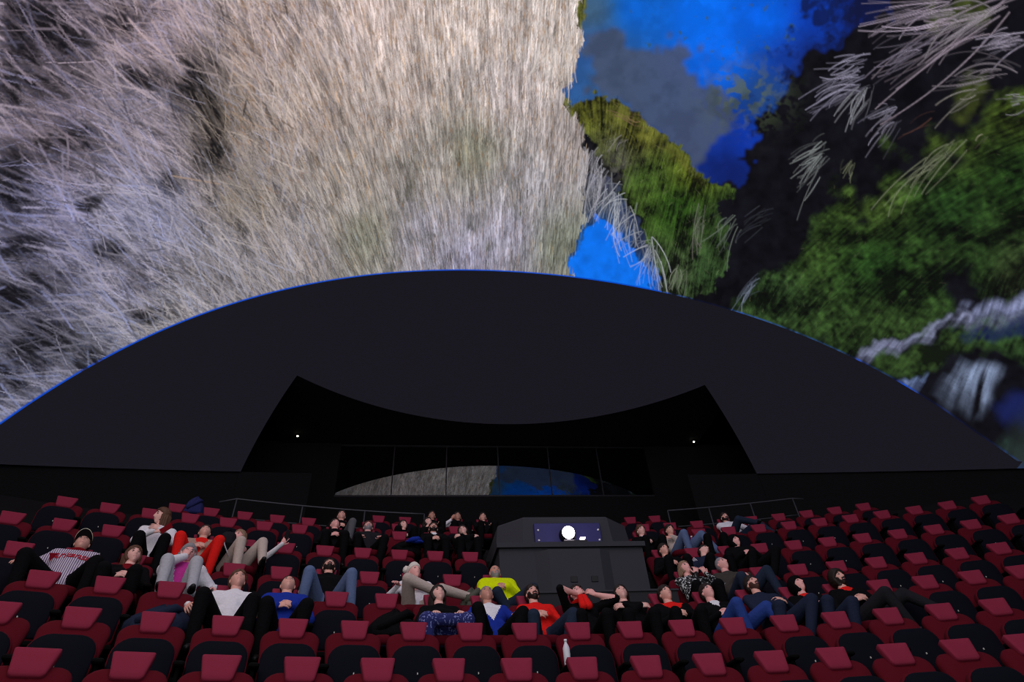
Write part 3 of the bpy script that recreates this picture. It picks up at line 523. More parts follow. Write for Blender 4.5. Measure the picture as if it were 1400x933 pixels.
# ------------------------------------------------------------------ projector housing in the middle of the rows
GREY = mat('housing_grey', (58, 60, 66), .9, .12, 90, bump=.1)
GREYD = mat('housing_dark', (44, 46, 50), .9, .12, 90)
def build_housing():
    root = empty('projector_housing', (0, 9.5, TREAD[3])); off = Vector((0, -9.5, -TREAD[3]))
    def part(name, mb, m, parent=root, smooth=False):
        o = obj(name, mb.mesh(name, m, smooth), parent)
        if parent is root: o.location = off
        return o
    def prism(plan, z0, z1, b=None):
        b = b or MB(); b.loft([[(x, y, z0) for x, y in plan], [(x, y, z1) for x, y in plan]]); return b
    z0 = TREAD[3] - .2
    part('lower_body', prism([(-1.20, 9.42), (1.20, 9.42), (1.30, 11.6), (-1.30, 11.6)], z0, 3.62), GREY)
    part('ledge', prism([(-1.24, 9.36), (1.24, 9.36), (1.34, 11.6), (-1.34, 11.6)], 3.62, 3.70), GREY)
    part('front_bay', prism([(-.62, 9.42), (-.42, 9.27), (.42, 9.27), (.62, 9.42)], 2.5, 3.545), GREY)
    part('apron', prism([(-1.22, 8.42), (1.22, 8.42), (1.24, 9.42), (-1.24, 9.42)], z0, 2.60), GREYD)
    part('apron_cap', prism([(-1.24, 8.40), (1.24, 8.40), (1.26, 9.44), (-1.26, 9.44)], 2.60, 2.625), GREY)
    b = MB()
    def hood(y0, z, s):
        return [(-.74 * s, y0, z), (.74 * s, y0, z), (1.15 * s, y0 + .35, z), (1.22 * s, y0 + 1.9, z), (-1.22 * s, y0 + 1.9, z), (-1.15 * s, y0 + .35, z)]
    b.loft([hood(9.60, 3.70, 1.05), hood(9.62, 4.22, 1.0), hood(9.66, 4.255, .98)])
    part('hood', b, GREY)
    # blue plate with four bolts, lens and its shelf
    b = MB(); b.box((-.575, 9.55, 3.735), (.575, 9.60, 4.10), .008)
    plate = part('blue_plate', b, mat('blue_plate', (35, 34, 100), .55, .08, 30, spec=.4))
    for x in (-.51, .53):
        for z in (3.80, 3.975):
            b = MB(); b.tube([(x, 9.552, z), (x, 9.538, z)], .017, 8); obj('bolt', b.mesh('bolt', mat('bolt_white', (235, 235, 235), .5, .05)), plate)
    b = MB(); b.tube([(-.02, 9.58, 3.88), (-.02, 9.44, 3.88)], [.15, .125], 20); part('lens_barrel', b, mat('lens_black', (18, 18, 22), .4, .1), smooth=True)
    b = MB(); b.ball((-.02, 9.43, 3.885), (.108, .07, .108), 20, 12); part('lens', b, glow('lens_light', (255, 240, 255), 14.0), smooth=True)
    b = MB(); b.box((-.13, 9.40, 3.66), (.28, 9.57, 3.75), .01); part('lens_shelf', b, mat('lens_black', (18, 18, 22)))
    b = MB(); b.box((.17, 9.42, 3.785), (.26, 9.50, 3.805), .004); part('pilot_lamp', b, glow('pilot', (255, 225, 235), 4.0))
    for x in (-.06, .27):
        b = MB(); b.box((x - .055, 9.258, 3.02), (x + .055, 9.272, 3.11), .004); o = part('socket', b, mat('socket_black', (20, 20, 22), .5, .1))
    tag(root, 'grey projector housing with a blue plate and a glowing lens among the seats', 'projector')
build_housing()

# ------------------------------------------------------------------ theatre seats
REDF = mat('seat_red', (88, 10, 25), .95, .16, 260, bump=.25, spec=.15)
REDH = mat('headrest_red', (134, 37, 61), .85, .12, 300, bump=.2, spec=.2)
NAVY = mat('seat_navy', (15, 17, 26), .9, .15, 60, spec=.08)
DARK = mat('arm_black', (9, 9, 10), .85, .15, 30, spec=.08)
TAGW = mat('tag_white', (190, 190, 180), .6, .05)
def rounded(w0, w1, h0, h1, rt, rb, n=5):
    """outline (x, t): half width w0 at the bottom h0, w1 at the top h1, corner radii rt, rb"""
    P = []
    for cx, cy, a0, r in ((w0 - rb, h0 + rb, -90, rb), (w1 - rt, h1 - rt, 0, rt), (-(w1 - rt), h1 - rt, 90, rt), (-(w0 - rb), h0 + rb, 180, rb)):
        for j in range(n + 1):
            a = R_(a0 + 90 * j / n); P.append((cx + r * math.cos(a), cy + r * math.sin(a)))
    return P
SEAT_ME = {}
def seat_meshes():
    xb = xf_recline(-.33, .42, 27)
    b = MB(); b.pad(rounded(.215, .262, -.02, .672, .12, .06), .085, .03, .022, bend=-.25, xf=xb); SEAT_ME['backrest'] = b.mesh('backrest', REDF)
    b = MB(); b.pad(rounded(.205, .235, .02, .60, .12, .06), .02, 0.0, .006, xf=xb @ Matrix.Translation((0, .083, 0))); SEAT_ME['back_shell'] = b.mesh('back_shell', DARK)
    b = MB(); b.pad(rounded(.108, .136, .552, .762, .016, .035), .075, .012, .012, bend=-1.1, xf=xb @ Matrix.Translation((0, -.048, 0))); SEAT_ME['headrest'] = b.mesh('headrest', REDH)
    xs = xf_recline(-.44, .40, 13)
    b = MB(); b.pad(rounded(.240, .242, -.02, .45, .14, .05), .10, .0, .02, xf=xs); SEAT_ME['folded'] = b.mesh('seat', REDF)
    b = MB(); b.pad(rounded(.225, .232, 0, .437, .135, .045), .03, .012, .010, bend=.3, xf=xs @ Matrix.Translation((0, -.022, 0))); SEAT_ME['pan'] = b.mesh('seat_pan', NAVY)
    b = MB(); b.box((-.004, -.048, .160), (.005, -.036, .177)); me = b.mesh('number_tag', TAGW, False, xs); SEAT_ME['tag'] = me
    xd = Matrix.Translation((0, -.36, .46)) @ Matrix.Rotation(R_(86), 4, 'X')
    b = MB(); b.pad(rounded(.225, .222, -.02, .46, .12, .05), .10, .012, .025, xf=Matrix(((1,0,0,0),(0,0.0,-1,-.36),(0,-1,.05,.455),(0,0,0,1)))); SEAT_ME['down'] = b.mesh('seat', REDF)
    b = MB(); b.pad(rounded(.205, .20, 0, .44, .12, .045), .03, .005, .01, xf=Matrix(((1,0,0,0),(0,0.0,-1,-.36),(0,-1,.05,.36),(0,0,0,1)))); SEAT_ME['pan_down'] = b.mesh('seat_pan', NAVY)
    b = MB(); b.box((.247, -.63, .575), (.333, -.22, .615), .012); b.box((.275, -.56, .06), (.305, -.26, .58), .006); SEAT_ME['armrest'] = b.mesh('armrest', DARK, False)
    b = MB(); b.box((-.262, -.50, .33), (.262, -.30, .375), .01); b.box((.245, -.55, .0), (.315, -.24, .03), .006); b.box((.255, -.44, .02), (.30, -.34, .37), .006); SEAT_ME['base'] = b.mesh('base', DARK, False)
seat_meshes()
ROW_WORD = ['lowest', 'second lowest', 'third lowest', 'fourth lowest', 'fifth lowest', 'sixth lowest', 'seventh lowest', 'topmost']
def seat(k, a, who=None, down=None):
    down = (who is not None) if down is None else down
    t = empty('theatre_seat', arc(row_r(k), a, TREAD[k]), -a)
    obj('backrest', SEAT_ME['backrest'], t); obj('back_shell', SEAT_ME['back_shell'], t); obj('headrest', SEAT_ME['headrest'], t); obj('armrest', SEAT_ME['armrest'], t); obj('base', SEAT_ME['base'], t)
    if down:
        s = obj('seat', SEAT_ME['down'], t); obj('seat_pan', SEAT_ME['pan_down'], s)
    else:
        s = obj('seat', SEAT_ME['folded'], t); obj('seat_pan', SEAT_ME['pan'], s); obj('number_tag', SEAT_ME['tag'], s)
    if who: tag(t, 'red theatre seat folded down under ' + who, 'seat', 'occupied theatre seats')
    elif down: tag(t, 'red theatre seat folded down with clothes piled on it', 'seat', 'seats holding clothes')
    else: tag(t, 'empty tip-up red theatre seat in the %s row' % ROW_WORD[k], 'seat', 'empty seats of the %s row' % ROW_WORD[k])
    return t
#        row: [(phase, first, last)]
ROWS = {0: [(-.3435, -1, 15)], 1: [(-.3785, -1, 18)], 2: [(-.3765, -1, 21)], 3: [(-.4053, -1, 10), (-.4053, 15, 24)],
        4: [(-.4265, -1, 11), (.2090, -4, 7)], 5: [(-.4079, 0, 11), (-.4099, 17, 28)], 6: [(-.3363, 0, 9), (.1329, -1, 7)], 7: [(0.0, -6, -2), (0.0, 4, 5)]}
def seat_angle(k, seg, i): return ROWS[k][seg][0] + i * SEAT_W / row_r(k)

# ------------------------------------------------------------------ people
SKIN = [mat('skin_%s' % n, c, .55, .08, 50, spec=.35) for n, c in (('fair', (236, 184, 172)), ('warm', (226, 170, 154)), ('rosy', (236, 174, 166)), ('tan', (206, 150, 130)))]
LIP = mat('lips', (202, 132, 128), .5, .05); EYE_SHADED = mat('eye_white_shaded', (150, 130, 124), .3, .02); IRIS = mat('iris', (30, 24, 22), .3, .05)  # eye whites darkened: the shade around the eyes is in their colour
def sm(a, b, x): t = np.clip((x - a) / (b - a), 0, 1); return t * t * (3 - 2 * t)
def gs(x, s): return np.exp(-(x / s) ** 2)
def head_grid():
    nu, nv = 54, 38
    u = np.arange(nu) / nu * 2 * math.pi - math.pi; lon = u - .55 * np.sin(u); v = (np.arange(nv + 1) / nv) * math.pi - math.pi / 2
    LO, LA = np.meshgrid(lon, v)
    d = np.stack([np.cos(LA) * np.sin(LO), -np.cos(LA) * np.cos(LO), np.sin(LA)], -1)
    p = d * np.array([.076, .097, .116]); x, y, z = p[..., 0].copy(), p[..., 1].copy(), p[..., 2].copy()
    low = sm(.0, .95, -d[..., 2]); front = np.clip(-d[..., 1], 0, 1)
    x *= 1 - .30 * low; y = np.where(d[..., 1] > 0, y * (1 - .42 * low), y - .010 * low * front)
    z = np.where(z < -.05, -.05 + (z + .05) * 1.05, z)
    fr = sm(.1, .6, front)
    y += fr * .010 * (gs(np.abs(x) - .031, .013) * gs(z - .010, .012))
    rz = np.where(z > .018, gs(z - .018, .012) * .15, np.where(z > -.03, .15 + .85 * (.018 - z) / .048, gs(z + .03, .007)))
    y -= fr * .025 * rz * gs(x, .011 + .004 * sm(.0, -.03, z))
    y -= fr * .006 * gs(x, .022) * (gs(z + .052, .006) + gs(z + .066, .006)); y += fr * .004 * gs(x, .024) * gs(z + .059, .0035)
    y -= fr * .011 * gs(x, .024) * gs(z + .100, .016)
    y -= fr * .006 * gs(np.abs(x) - .03, .022) * gs(z - .032, .009)
    V = np.stack([x, y, z], -1); F = []
    for i in range(nv):
        for j in range(nu): F.append((i * nu + j, i * nu + (j + 1) % nu, (i + 1) * nu + (j + 1) % nu, (i + 1) * nu + j))
    return V.reshape(-1, 3), F, d.reshape(-1, 3)
HV, HF, HD = head_grid()
HFC = HV[np.array(HF)].mean(1); HDC = HD[np.array(HF)].mean(1)
def cap_tube(p, q, r0, r1, n=10):
    """tapered capsule from p to q"""
    p, q = Vector(p), Vector(q); t = (q - p); L = t.length; t = t / L if L > 1e-6 else Vector((0, 0, 1))
    a = t.cross(Vector((0, 0, 1))); a = a.normalized() if a.length > 1e-2 else Vector((1, 0, 0)); b_ = t.cross(a)
    rings = []
    for s, k in ((-.97, .25), (-.75, .66), (-.35, .94), (0, 1)): rings.append((p + t * (s * r0), r0 * k))
    for f in (.33, .67): rings.append((p.lerp(q, f), r0 + (r1 - r0) * f))
    for s, k in ((0, 1), (.35, .94), (.75, .66), (.97, .25)): rings.append((q + t * (s * r1), r1 * k))
    R = [[tuple(c + (a * math.cos(x) + b_ * math.sin(x)) * rr) for x in [2 * math.pi * j / n for j in range(n)]] for c, rr in rings]
    return R
def hand_shape(side, curl=30, spread=6):
    """one hand: wrist at the origin, fingers along +z, palm towards -y, thumb on the side x*side"""
    m = MB()
    rr = []
    for z, w_, t_ in ((-.01, .024, .018), (.02, .034, .017), (.06, .041, .016), (.088, .038, .012), (.094, .03, .006)):
        rr.append([(w_ * math.copysign(abs(math.cos(a)) ** .7, math.cos(a)), t_ * math.sin(a), z) for a in [2 * math.pi * j / 10 for j in range(10)]])
    m.loft(rr)
    for i, (x, l) in enumerate(((.030, .072), (.010, .080), (-.011, .074), (-.030, .057))):
        a1 = R_(curl); a2 = R_(curl * 2.1); sp = R_((1.2 - i) * spread) * side; x *= side
        p0 = Vector((x, 0, .082)); p1 = p0 + Vector((math.sin(sp) * l * .5, -math.sin(a1) * l * .5, math.cos(a1) * l * .5)); p2 = p1 + Vector((math.sin(sp) * l * .5, -math.sin(a2) * l * .5, math.cos(a2) * l * .5))
        m.tube([p0, p1, p2, p2 + (p2 - p1) * .12], [.0095, .0088, .0074, .003], 7)
    t0 = Vector((side * .028, -.004, .018)); t1 = t0 + Vector((side * .030, -.014, .030)); t2 = t1 + Vector((side * .010, -.012, .030))
    m.tube([t0, t1, t2, t2 + (t2 - t1) * .12], [.013, .0105, .0085, .003], 7)
    return m
def frame(z, y):
    z = Vector(z).normalized(); y = Vector(y); y = (y - z * y.dot(z)).normalized(); x = y.cross(z)
    return Matrix(((x.x, y.x, z.x, 0), (x.y, y.y, z.y, 0), (x.z, y.z, z.z, 0), (0, 0, 0, 1)))
def ik(a, t, l1, l2, pole):
    a, t, pole = Vector(a), Vector(t), Vector(pole); d = t - a; L = d.length
    if L > (l1 + l2) * .995: t = a + d * ((l1 + l2) * .995 / L); d = t - a; L = d.length
    u = d / L; x = (l1 * l1 - l2 * l2 + L * L) / (2 * L); h = math.sqrt(max(l1 * l1 - x * x, 0)); pp = pole - u * pole.dot(u); pp = pp.normalized() if pp.length > 1e-4 else Vector((0, 0, -1))
    return a + u * x + pp * h, t
def remesh(mb, voxel):
    me = mb.mesh('tmp'); o = bpy.data.objects.new('tmp', me); COL.objects.link(o)
    m = o.modifiers.new('r', 'REMESH'); m.mode = 'VOXEL'; m.voxel_size = voxel
    s = o.modifiers.new('s', 'SMOOTH'); s.factor = .5; s.iterations = 4
    dg = bpy.context.evaluated_depsgraph_get(); ev = o.evaluated_get(dg); r = ev.to_mesh()
    v = np.empty(len(r.vertices) * 3); r.vertices.foreach_get('co', v); v = v.reshape(-1, 3)
    f = [tuple(p.vertices) for p in r.polygons]
    ev.to_mesh_clear(); bpy.data.objects.remove(o); bpy.data.meshes.remove(me)
    return v, f

def person(k, a, label, top, pants, skin=0, hair=None, style='short', beard=None, inner=None, hat=None, rec=34, lean=0.0, head=None, hp=48, hyaw=0, hroll=0,
           knees=None, feet=None, hands='lap', sleeves='long', shoe=None, bulk=0.0, neckwear=None, scarf_ends=True, skirt=None, size=1.0, collar=True, sock=None, extra=None, hair_len=.22, arms=None):
    """a reclining spectator; coordinates are those of the seat: x along the row, -y towards the stage, z up from the step"""
    root = empty('person', arc(row_r(k), a, TREAD[k]), -a); tag(root, label, 'person')
    sk = SKIN[skin]; rc = R_(rec)
    up = Vector((math.sin(R_(lean)), math.sin(rc), math.cos(rc))).normalized(); fwd = Vector((0, -math.cos(rc), math.sin(rc)))
    if head is None: head = (0, -.17, 1.085)
    head = Vector(head) + Vector((0, 0, .02)); hp = hp * .72
    el = R_(hp); F = Vector((0, -math.cos(el), math.sin(el))); U = Vector((0, math.sin(el), math.cos(el)))
    HM = Matrix.Translation(head) @ Matrix.Rotation(R_(hyaw), 4, 'Z') @ frame(U, -F) @ Matrix.Rotation(R_(hroll), 4, 'Y')
    skull = HM @ Vector((0, .022, -.07))
    nb = skull - (up * .75 + Vector((0, .1, .25))) * .115              # base of the neck
    hip = nb - up * .50 * size
    S = []                                                              # (p, q, r0, r1, region)
    add = lambda p, q, r0, r1, reg: S.append((Vector(p), Vector(q), r0, r1, reg))
    X = Vector((1, 0, 0)); e = bulk
    add(nb - up * .02, skull, .058, .056, 'skin')
    sh = {s: nb - up * .055 + X * s * .175 * size + fwd * .01 for s in (-1, 1)}
    hj = {s: hip + X * s * .095 for s in (-1, 1)}
    add(sh[-1], sh[1], .066 + e, .066 + e, 'top'); add(nb - up * .03 - X * .07, nb - up * .03 + X * .07, .058 + e, .058 + e, 'top')
    ch = nb - up * .17; be = nb - up * .34
    add(ch - X * .085, ch + X * .085, .112 + e, .112 + e, 'top'); add(be - X * .07, be + X * .07, .112 + e, .112 + e, 'top')
    add(ch, be, .125 + e, .125 + e, 'top'); add(hip - X * .07, hip + X * .07, .115, .115, 'pants'); add(be, hip, .118 + e, .118 + e * .5, 'top')
    kn = knees or {}; ft = feet or {}
    ankles = {}
    for s in (-1, 1):
        K = Vector(kn.get(s, (s * .15, -.93, .64))); A = Vector(ft.get(s, (s * .15, -1.0, .14)))
        d = K - hj[s]; K = hj[s] + d * (min(max(d.length, .36), .47) / d.length)
        A.y = max(A.y, -.90); d = A - K; A = K + d * (min(max(d.length, .34), .47) / d.length); A.y = max(A.y, -.91)
        add(hj[s], K, .100, .076, 'pants'); add(K, A, .074, .056, 'pants'); ankles[s] = (K, A)
        shin = (A - K).normalized(); toe = Vector((s * .12, -1, 0)); toe = (toe - shin * toe.dot(shin) * .85).normalized()
        add(A + shin * .03, A + shin * .05 + toe * .115, .044, .034, 'shoe')
        if skirt: add(hj[s] + X * s * -.02, K + (hj[s] - K) * .05, .115, .10, 'pants'); 
    if skirt: add((hj[-1] + ankles[-1][0]) / 2, (hj[1] + ankles[1][0]) / 2, .085, .085, 'pants'); add(ankles[-1][0], ankles[1][0], .07, .07, 'pants')
    P = Vector
    belly = hip + up * .17 + fwd * (.165 + e)
    def tgt(s):
        if isinstance(hands, dict): return Vector(hands[s][0]), hands[s][1], hands[s][2]
        if hands == 'lap': return belly + X * s * .085 + up * (.01 * s), (-s, -.25, .25), fwd
        if hands == 'thighs': q = hj[s].lerp(ankles[s][0], .55) + Vector((0, 0, .095)); return q, (-s * .15, -1, .25), (0, .2, 1)
        if hands == 'crossed': return ch + fwd * (.185 + e) - X * s * .09 - up * .06, (-s, 0, .1), fwd
        if hands == 'rest': return Vector((s * .28, -.52, .665)), (0, -1, -.1), (0, 0, 1)
        if hands == 'chin': return (HM @ Vector((s * .05, -.12, -.13)), (-s * .4, .3, 1), (0, -1, .3)) if s == -1 else (belly, (-s, -.2, .2), fwd)
    wr = {}
    HB = MB(); n_reg = []
    for s in (-1, 1):
        T, hd, bk = tgt(s); pole = (arms or {}).get(s, Vector((s * .9, .25, -.8)))
        E, Wp = ik(sh[s], T, .285 * size, .255 * size, pole)
        add(sh[s], E, .060 + e * .8, .050 + e * .6, 'sleeve'); add(E, Wp, .047 + e * .5, .032 + (e * .4 if sleeves == 'long' else 0), 'sleeve' if sleeves == 'long' else 'skin')
        if sleeves == 'long': add(E.lerp(Wp, .9), Wp + (Wp - E).normalized() * .005, .037 + e * .4, .036 + e * .3, 'sleeve')
        hs = hand_shape(-s if hands in ('lap', 'crossed') else -s, 26 + 10 * random.random())
        M = Matrix.Translation(Wp) @ frame(Vector(hd), Vector(bk)) @ Matrix.Scale(.98 * size, 4)
        HB.add(np.array([M @ Vector(q) for q in hs.v_all()]), hs.f)
        wr[s] = (Wp, M)
    if collar:
        for j in range(10):
            a0, a1 = 2 * math.pi * j / 10, 2 * math.pi * (j + 1) / 10
            c = lambda t: nb + X * .078 * math.cos(t) + fwd * .07 * math.sin(t) + up * (.012 - .025 * math.sin(t))
            add(c(a0), c(a1), .02 + e * .35, .02 + e * .35, 'top')
    if extra: extra(add, dict(nb=nb, up=up, fwd=fwd, ch=ch, be=be, hip=hip, sh=sh, hj=hj, ank=ankles))
    b = MB()
    for p, q, r0, r1, reg in S: b.loft(cap_tube(p, q, r0, r1))
    v, f = remesh(b, .0145)
    fc = v[np.array([q[:4] if len(q) >= 4 else (*q, q[0]) for q in f])].mean(1)
    best = np.full(len(fc), 1e9); reg = np.zeros(len(fc), int); names = ['top', 'pants', 'shoe', 'skin', 'inner', 'sleeve']
    for p, q, r0, r1, rg in S:
        pa = fc - np.array(p); ba = np.array(q - p); h = np.clip(pa @ ba / max(ba @ ba, 1e-9), 0, 1); d = np.linalg.norm(pa - h[:, None] * ba, axis=1) - (r0 + (r1 - r0) * h)
        m_ = d < best; best[m_] = d[m_]; reg[m_] = names.index(rg)
    if inner is not None:                                               # shirt showing in the opening of the jacket
        rel = fc - np.array(nb); t_ = -(rel @ np.array(up)); w_ = np.abs(rel @ np.array(X)); dn = rel @ np.array(fwd)
        dep, wid = (inner[1], inner[2]) if isinstance(inner, tuple) else (.20, .085)
        reg[(reg == 0) & (dn > .02) & (t_ < dep) & (w_ < wid * np.clip(1 - t_ / dep, 0, 1))] = 4
    mats = [top, pants, shoe or MATS_SHOE, sk, (inner[0] if isinstance(inner, tuple) else inner) or top, top]
    # head and hands join the body's mesh
    Vh = np.array([HM @ Vector(q) for q in HV]) if size == 1.0 else np.array([HM @ (Vector(q) * (.9 if size < .9 else 1.0)) for q in HV])
    V = [v]; Fc = list(f); MI = list(reg); base = len(v)
    V.append(Vh); Fc += [tuple(i + base for i in q) for q in HF]
    hm = np.full(len(HF), 3); lips = (np.abs(HFC[:, 0]) < .021) & (np.abs(HFC[:, 2] + .059) < .007) & (HFC[:, 1] < -.07)
    if beard is not None:
        z, y, x = HFC[:, 2], HFC[:, 1], HFC[:, 0]
        bz = ((z < -.040 - .02 * (np.abs(x) > .03) + .055 * sm(.035, .07, np.abs(x))) & (y < .012) & (HDC[:, 2] > -.97)); hm[bz] = 7
    hm[lips] = 6; MI += list(hm); base += len(Vh); mats += [LIP, beard or LIP, EYE_SHADED, IRIS, hair or IRIS]
    det = MB(); dm = []
    def put(mb, mi):
        det.add(np.array([HM @ Vector(q) for q in mb.v_all()]), mb.f); dm.extend([mi] * len(mb.f))
    for s in (-1, 1):
        q = MB(); q.ball((s * .030, -.0775, .010), .0142, 10, 8); put(q, 8)
        q = MB(); q.ball((s * .030, -.0868, .012), .0080, 8, 6); put(q, 9)
        q = MB(); q.ball((s * .076, .008, -.006), (.009, .019, .031), 8, 8); put(q, 3)
        if hair is not None and style != 'grey_bald' and hat != 'beanie':
            q = MB(); q.tube([(s * .014, -.0905, .030), (s * .03, -.0915, .0355), (s * .047, -.081, .031)], [.004, .0058, .003], 6); put(q, 10)
    V.append(np.concatenate(det.v)); Fc += [tuple(i + base for i in q) for q in det.f]; MI += dm; base += len(V[-1])
    V.append(np.concatenate(HB.v)); Fc += [tuple(i + base for i in q) for q in HB.f]; MI += [3] * len(HB.f)
    V = np.concatenate(V); me = bpy.data.meshes.new('body'); me.from_pydata([tuple(p) for p in V], [], Fc); me.update()
    for m in mats: me.materials.append(m)
    me.polygons.foreach_set('material_index', np.array(MI, dtype=np.int32)); me.polygons.foreach_set('use_smooth', np.ones(len(Fc), bool))
    obj('body', me, root)
    # hair, hats
    if hair is not None and style not in ('bald', 'grey_bald'):
        z, y, x = HDC[:, 2], HDC[:, 1], HDC[:, 0]
        line = np.where(y < -.2, .52 - .45 * np.abs(x), np.where(y < .25, -.02, -.50)); line = line + .06 * np.sin(9 * np.arctan2(x, y))
        if style == 'thin': line = line + np.where(y < -.1, .14, 0)
        if style in ('long', 'bob', 'hood'): line = np.where(y < -.35, .56 - .45 * np.abs(x) ** 2, -.62)
        if style == 'hood': line = np.where(y < -.30, .48 - .7 * np.abs(x) ** 2, -.85)
        sel = z > line; idx = sorted({i for q, s in zip(HF, sel) if s for i in q}); cnt = {}
        for q, s in zip(HF, sel):
            for i in q: cnt.setdefault(i, [0, 0]); cnt[i][0] += 1; cnt[i][1] += bool(s)
        th_ = {'short': .019, 'thin': .008, 'long': .022, 'bob': .020, 'hood': .028}.get(style, .013)
        remap = {i: j for j, i in enumerate(idx)}; hv = []
        for i in idx:
            p = Vector(HV[i]); n = Vector(HD[i]); kk = 1.0 if cnt[i][1] == cnt[i][0] else .15
            hv.append(HM @ (p + n * (th_ * kk * (1 + .25 * math.sin(37 * n.x + 23 * n.y + 31 * n.z)))))
        hb = MB(); hb.add(np.array(hv), [tuple(remap[i] for i in q) for q, s in zip(HF, sel) if s])
        if style in ('long', 'bob'):
            L = hair_len if style == 'long' else .10
            g_ = HM.inverted().to_3x3() @ Vector((0, .12, -1)).normalized()       # falls with gravity, seen from the head
            for a_ in range(-7, 8):
                t_ = math.pi * .5 + a_ / 7 * math.pi * .62; n = Vector((math.cos(t_) * .082, math.sin(t_) * .092 + .012, -.01)); pts = []; rs = []
                for q in range(5):
                    f_ = q / 4; pts.append(HM @ (n * (1 + .08 * f_) + g_ * (L * f_) + Vector((math.sin(a_ * 2.1) * .006, 0, .02 * (1 - f_))))); rs.append(.024 * (1 - .55 * f_ * f_))
                hb.tube(pts, rs, 7)
        obj('hood' if style == 'hood' else 'hair', hb.mesh('hair', hair), root)
    if hat == 'cap':
        cm = extra_mats['cap']; hb = MB(); rings = []
        for f_, s_ in ((.030, 1.09), (.06, 1.08), (.09, 1.0), (.115, .78), (.13, .42), (.134, .1)):
            rings.append([HM @ Vector((.082 * s_ * math.cos(t), .012 + .103 * s_ * math.sin(t), f_ + .01)) for t in [2 * math.pi * j / 20 for j in range(20)]])
        hb.loft(rings); c = obj('cap', hb.mesh('cap', cm), root)
        hb = MB(); up_, lo_ = [], []
        for j in range(15):
            t = math.pi + math.pi * j / 14; r = 1.0; x, y = .088 * math.cos(t), -.04 + .15 * math.sin(t)
            up_.append(HM @ Vector((x, y, .046 - 2.2 * x * x))); lo_.append(HM @ Vector((x, y, .040 - 2.2 * x * x)))
        hb.loft([up_, lo_], True, True); obj('peak', hb.mesh('peak', cm, False), c)
        hb = MB(); hb.tube([HM @ Vector((.089 * math.cos(math.pi + math.pi * j / 14), -.04 + .152 * math.sin(math.pi + math.pi * j / 14), .043 - 2.2 * (.089 * math.cos(math.pi + math.pi * j / 14)) ** 2)) for j in range(15)], .0035, 6); obj('peak_lit_edge', hb.mesh('peak_lit_edge', extra_mats['lit_edge']), c)  # pale tube stands in for the light caught along the peak's edge
    if hat == 'beanie':
        hb = MB(); rings = []
        for f_, s_ in ((.022, 1.10), (.03, 1.16), (.055, 1.16), (.06, 1.08), (.09, 1.0), (.115, .80), (.135, .45), (.142, .1)):
            rings.append([HM @ Vector((.080 * s_ * math.cos(t), .012 + .101 * s_ * math.sin(t), f_ + .004 - .02 * math.sin(t))) for t in [2 * math.pi * j / 20 for j in range(20)]])
        hb.loft(rings); c = obj('beanie', hb.mesh('beanie', extra_mats['beanie']), root)
        hb = MB(); q = HM @ Vector((-.05, .10, .13)); hb.ball(q, .052, 14, 10); hb.v[0] = hb.v[0] + rng.normal(0, .004, hb.v[0].shape); obj('pompom', hb.mesh('pompom', extra_mats['beanie']), c)
    if neckwear is not None:
        hb = MB()
        for j in range(12):
            t0, t1 = 2 * math.pi * j / 12, 2 * math.pi * (j + 1) / 12
            c = lambda t: nb + X * .085 * math.cos(t) + fwd * .08 * math.sin(t) + up * (.03 - .02 * math.sin(t))
            hb.loft(cap_tube(c(t0), c(t1), .030, .030))
        for dx in (-.018, .024) if scarf_ends else ():
            p = nb + fwd * .15 - up * .02 + X * dx; hb.loft(cap_tube(p, p - up * .17 + fwd * .02 + X * dx * .6, .042, .048))
        obj('scarf' if scarf_ends else 'hoodie_neck', hb.mesh('scarf', neckwear), root)
    return root, dict(HM=HM, nb=nb, up=up, fwd=fwd, ch=ch, hip=hip, wr=wr, sh=sh)
MB.v_all = lambda s: np.concatenate(s.v)
C_ = lambda n, c, **k: mat('cloth_' + n, c, .95, .18, 45, bump=.5, spec=.08, **k)
BLK = C_('black', (13, 13, 15)); BLK2 = C_('charcoal', (34, 34, 38)); WHT = C_('white', (226, 226, 232)); GRY = C_('grey', (92, 94, 98)); LGT = C_('light_grey', (176, 178, 186)); NVY = C_('navy', (34, 42, 62)); JEAN = C_('denim', (92, 110, 146)); JEANB = C_('bright_denim', (44, 68, 138)); JEAND = C_('dark_denim', (38, 48, 66))
RED = C_('red', (222, 34, 30)); DRED = C_('dark_red', (120, 18, 28)); BEI = C_('beige', (190, 176, 166)); BEIV = C_('beige_vest', (168, 140, 126)); YEL = C_('hi_vis', (214, 236, 10)); BLU = C_('blue', (30, 52, 150)); OLV = C_('olive', (66, 62, 58)); PNK = C_('pink', (196, 60, 150)); MAR = C_('maroon', (140, 62, 74)); OLG = C_('green_grey', (86, 88, 78)); BRN = C_('brown', (104, 76, 56))
MATS_SHOE = mat('shoe_black', (24, 23, 24), .5, .1)
H_DK = mat('hair_dark', (36, 26, 22), .6, .3, 120); H_BR = mat('hair_brown', (92, 62, 46), .6, .3, 120); H_BL = mat('hair_blonde', (142, 114, 92), .6, .25, 120); H_GR = mat('hair_grey', (140, 138, 142), .7, .25, 120); H_RD = mat('hair_reddish', (74, 44, 36), .6, .3, 120)
extra_mats = {'cap': C_('cap', (30, 28, 30)), 'lit_edge': mat('cap_lit_edge', (226, 226, 200), .6, .05), 'beanie': C_('cream_knit', (224, 218, 208))}
